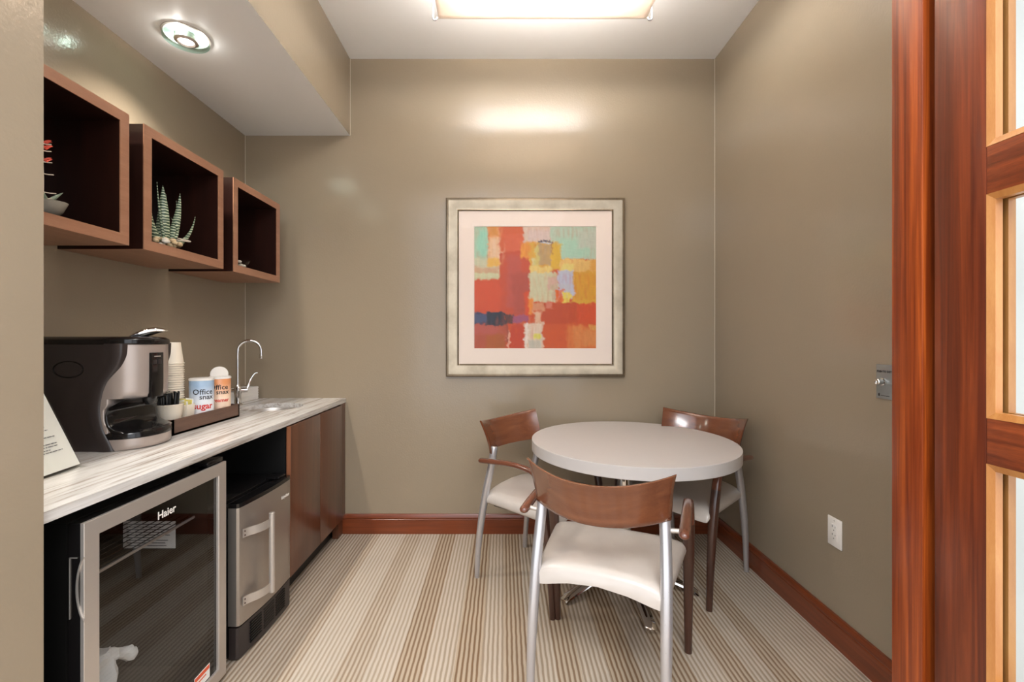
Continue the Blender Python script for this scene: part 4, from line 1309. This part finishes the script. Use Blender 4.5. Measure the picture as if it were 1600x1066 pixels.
# ------------------------------------------------------------------ armchairs
def make_chair(loc, rz, label):
    ch = empty('armchair', loc, rz, label, 'chair', 'armchairs around the round table')
    for sx in (-1, 1):
        p = spline([(0.2235 * sx, 0.0, 0.0, 0.0125), (0.2245 * sx, 0.010, 0.15, 0.0155), (0.2245 * sx, 0.030, 0.30, 0.0185), (0.2230 * sx, 0.062, 0.47, 0.0195), (0.2190 * sx, 0.092, 0.60, 0.019), (0.2140 * sx, 0.110, 0.70, 0.0185), (0.2120 * sx, 0.112, 0.72, 0.015)], 6)
        obj('rear_leg', tube(bmesh.new(), [q[:3] for q in p], [q[3] for q in p], 20), M['alu'], ch, ang=50)
    # backrest: bowed, leaning, flared shell
    bm = bmesh.new()
    nu, nv = 36, 10
    def surf(u_, v_, off):
        x = u_ * (0.236 + 0.018 * v_ ** 2)
        yb = 0.108 - 0.055 * v_ ** 1.3
        y = yb - 0.112 * (1 - abs(u_) ** 2.1) - off * (1 - 0.0 * u_)
        zlo = 0.688 - 0.016 * (1 - u_ * u_)
        zhi = 0.853 - 0.034 * (1 - u_ * u_)
        return Vector((x, y, zlo + (zhi - zlo) * v_))
    TH = 0.0075
    rings = []
    for i in range(nu + 1):
        u_ = -1 + 2 * i / nu
        ring = []
        for j in range(nv + 1):
            ring.append(surf(u_, j / nv, TH))
        tp = surf(u_, 1, 0); tp.z += 0.003
        ring.append(tp)
        for j in range(nv, -1, -1):
            ring.append(surf(u_, j / nv, -TH))
        bp = surf(u_, 0, 0); bp.z -= 0.003
        ring.append(bp)
        rings.append(ring)
    loft(bm, rings)
    obj('backrest', bm, M['chair_back'], ch, ang=60)
    # seat cushion
    bm = bmesh.new()
    rings = []
    NV = 26
    for j in range(NV + 1):
        v_ = j / NV
        y = 0.048 + 0.462 * v_
        w_ = 0.218 + 0.055 * v_ ** 0.9
        e0 = min(1, v_ / 0.10); e1 = min(1, (1 - v_) / 0.14)
        rnd = math.sqrt(max(0.0, 1 - (1 - e0) ** 2)) * 0.55 + 0.45
        rnf = math.sqrt(max(0.0, 1 - (1 - e1) ** 2)) * 0.6 + 0.4
        zt = 0.478 - 0.022 * (1 - rnd) / 0.55 - 0.045 * (1 - rnf) / 0.6 + 0.006 * math.sin(PI * v_)
        zb = 0.392 + 0.008 * v_
        arch = 0.038 * (1 - v_) ** 0.8 + 0.012
        w_ *= 1 - 0.03 * (1 - rnf) / 0.6
        ring = []
        for k in range(40):
            a = 2 * PI * k / 40
            ca, sa = math.cos(a), math.sin(a)
            x = w_ * math.copysign(abs(ca) ** 0.42, ca)
            zz = math.copysign(abs(sa) ** 0.62, sa)
            z = (zt + zb) / 2 + (zt - zb) / 2 * zz
            xn = (x / w_) ** 2
            z += arch * (1 - xn) * (1 if zz < 0 else 0.45 * (1 - v_) ** 0.5)
            bulge = 0.006 * (1 - abs(zz)) * math.copysign(1, ca) * (abs(ca) > 0.3)
            ring.append((x + bulge, y, z))
        rings.append(ring)
    loft(bm, rings)
    obj('seat', bm, M['vinyl'], ch, ang=60)
    bm = bmesh.new()
    box(bm, (-0.235, 0.42, 0.395), (0.235, 0.445, 0.415))
    box(bm, (-0.20, 0.10, 0.40), (-0.18, 0.44, 0.415)); box(bm, (0.18, 0.10, 0.40), (0.20, 0.44, 0.415))
    obj('seat_frame', bm, M['black'], ch)
    # front legs that turn over into the armrests
    for sx in (-1, 1):
        def sweep(P):
            rings = []
            for q, (x, y, z, a_w, b_w) in enumerate(P):
                t0, t1 = P[max(0, q - 1)], P[min(len(P) - 1, q + 1)]
                tg = Vector((0, t1[1] - t0[1], t1[2] - t0[2])).normalized()
                nn = Vector((0, -tg.z, tg.y))
                rings.append([Vector((x * sx, y, z)) + Vector((1, 0, 0)) * a_w * math.cos(th) + nn * b_w * math.sin(th) for th in [2 * PI * k / 18 for k in range(18)]])
            return loft(bmesh.new(), rings)
        leg = spline([(0.2785, 0.512, 0.0, 0.0145, 0.0135), (0.279, 0.504, 0.15, 0.017, 0.016), (0.280, 0.490, 0.32, 0.0205, 0.019), (0.281, 0.470, 0.47, 0.0225, 0.020), (0.2815, 0.452, 0.56, 0.0225, 0.018)], 7)
        obj('front_leg', sweep(leg), M['chair_dark'], ch, ang=60)
        arm = spline([(0.2815, 0.453, 0.555, 0.0225, 0.0182), (0.2815, 0.440, 0.605, 0.0215, 0.0165), (0.2815, 0.414, 0.649, 0.0200, 0.0145), (0.281, 0.36, 0.664, 0.0185, 0.013), (0.280, 0.27, 0.669, 0.0180, 0.013),
                      (0.278, 0.16, 0.662, 0.0185, 0.0135), (0.276, 0.085, 0.655, 0.0180, 0.0135), (0.276, 0.068, 0.653, 0.0135, 0.0105), (0.276, 0.062, 0.6525, 0.005, 0.004)], 7)
        obj('armrest', sweep(arm), M['chair_arm_lit'], ch, ang=60)
        bm = tube(bmesh.new(), [(0.222 * sx, 0.103, 0.652), (0.262 * sx, 0.103, 0.655)], 0.008, 14)
        obj('arm_pin', bm, M['steel'], ch)
        bm = lathe(bmesh.new(), [(0.001, 0.0), (0.013, 0.0), (0.013, 0.003), (0.001, 0.003)], (0.2785 * sx, 0.512, 0), 16)
    return ch
ch = make_chair((0.298, 1.483, 0.001), math.radians(-23.6), 'armchair in the foreground seen from behind, closest to the camera')
c2 = copy_tree(ch); c2.location = (-0.007, 2.595, 0.001); c2.rotation_euler = (0, 0, math.radians(-128))
c2['label'] = 'armchair left of the round table, its back toward the picture wall'
c3 = copy_tree(ch); c3.location = (1.206, 2.656, 0.001); c3.rotation_euler = (0, 0, math.radians(127.9))
c3['label'] = 'armchair in the right rear corner behind the round table'

# ------------------------------------------------------------------ wall outlet and exit button
ol = empty('wall_outlet', (XR, 1.889, 0.472), 0, 'white double wall outlet low on the right wall', 'outlet')
Wo = (XR, 1.889, 0.472)
obj('cover_plate', B((XR - 0.006, 1.850, 0.411), (XR - 0.0005, 1.928, 0.533), 0.002), M['white'], ol, world=Wo)
obj('socket_insert', B((XR - 0.0085, 1.872, 0.438), (XR - 0.005, 1.906, 0.506), 0.001), M['white'], ol, world=Wo)
bm = bmesh.new()
for zc in (0.455, 0.489):
    box(bm, (XR - 0.0089, 1.8800, zc + 0.003), (XR - 0.0084, 1.8820, zc + 0.010))
    box(bm, (XR - 0.0089, 1.8960, zc + 0.003), (XR - 0.0084, 1.8985, zc + 0.011))
    box(bm, (XR - 0.0089, 1.8870, zc - 0.010), (XR - 0.0084, 1.8910, zc - 0.006))
obj('socket_slots', bm, M['ink_black'], ol, world=Wo)
obj('cover_screw', xf(lathe(bmesh.new(), [(0.0005, 0), (0.003, 0), (0.0025, 0.001), (0.0005, 0.001)], n=12), basis((0, 1, 0), (0, 0, 1), (-1, 0, 0), (XR - 0.006, 1.889, 0.521))), M['steel'], ol, world=Wo)

eb = empty('exit_button', (XR, 1.641, 1.13), 0, 'grey metal exit push button plate on the right wall beside the jamb', 'push button')
We = (XR, 1.641, 1.13)
obj('button_plate', B((XR - 0.005, 1.606, 1.068), (XR - 0.0005, 1.678, 1.194), 0.0015), M['grey_plate'], eb, world=We)
bm = lathe(bmesh.new(), [(0.0, 0.0), (0.0135, 0.0), (0.0135, 0.006), (0.011, 0.007), (0.011, 0.024), (0.009, 0.026), (0.0085, 0.022), (0.0, 0.022)], n=28, cap=False)
xf(bm, basis((0, 1, 0), (0, 0, -1), (-1, 0, 0), (XR - 0.005, 1.645, 1.131)))
obj('push_knob', bm, M['chrome'], eb, world=We)
bm = text_bm('PUSH TO EXIT', 0.0098, 0.0002, bold=0.0004)
xf(bm, FNX((XR - 0.0053, 1.642, 1.168)))
obj('lettering', bm, M['ink_black'], eb, smooth=False, world=We)
bm = bmesh.new()
box(bm, (XR - 0.0053, 1.620, 1.0785), (XR - 0.0050, 1.657, 1.0805))
box(bm, (XR - 0.0053, 1.662, 1.077), (XR - 0.0050, 1.668, 1.087))
obj('maker_mark', bm, M['ink_black'], eb, world=We)
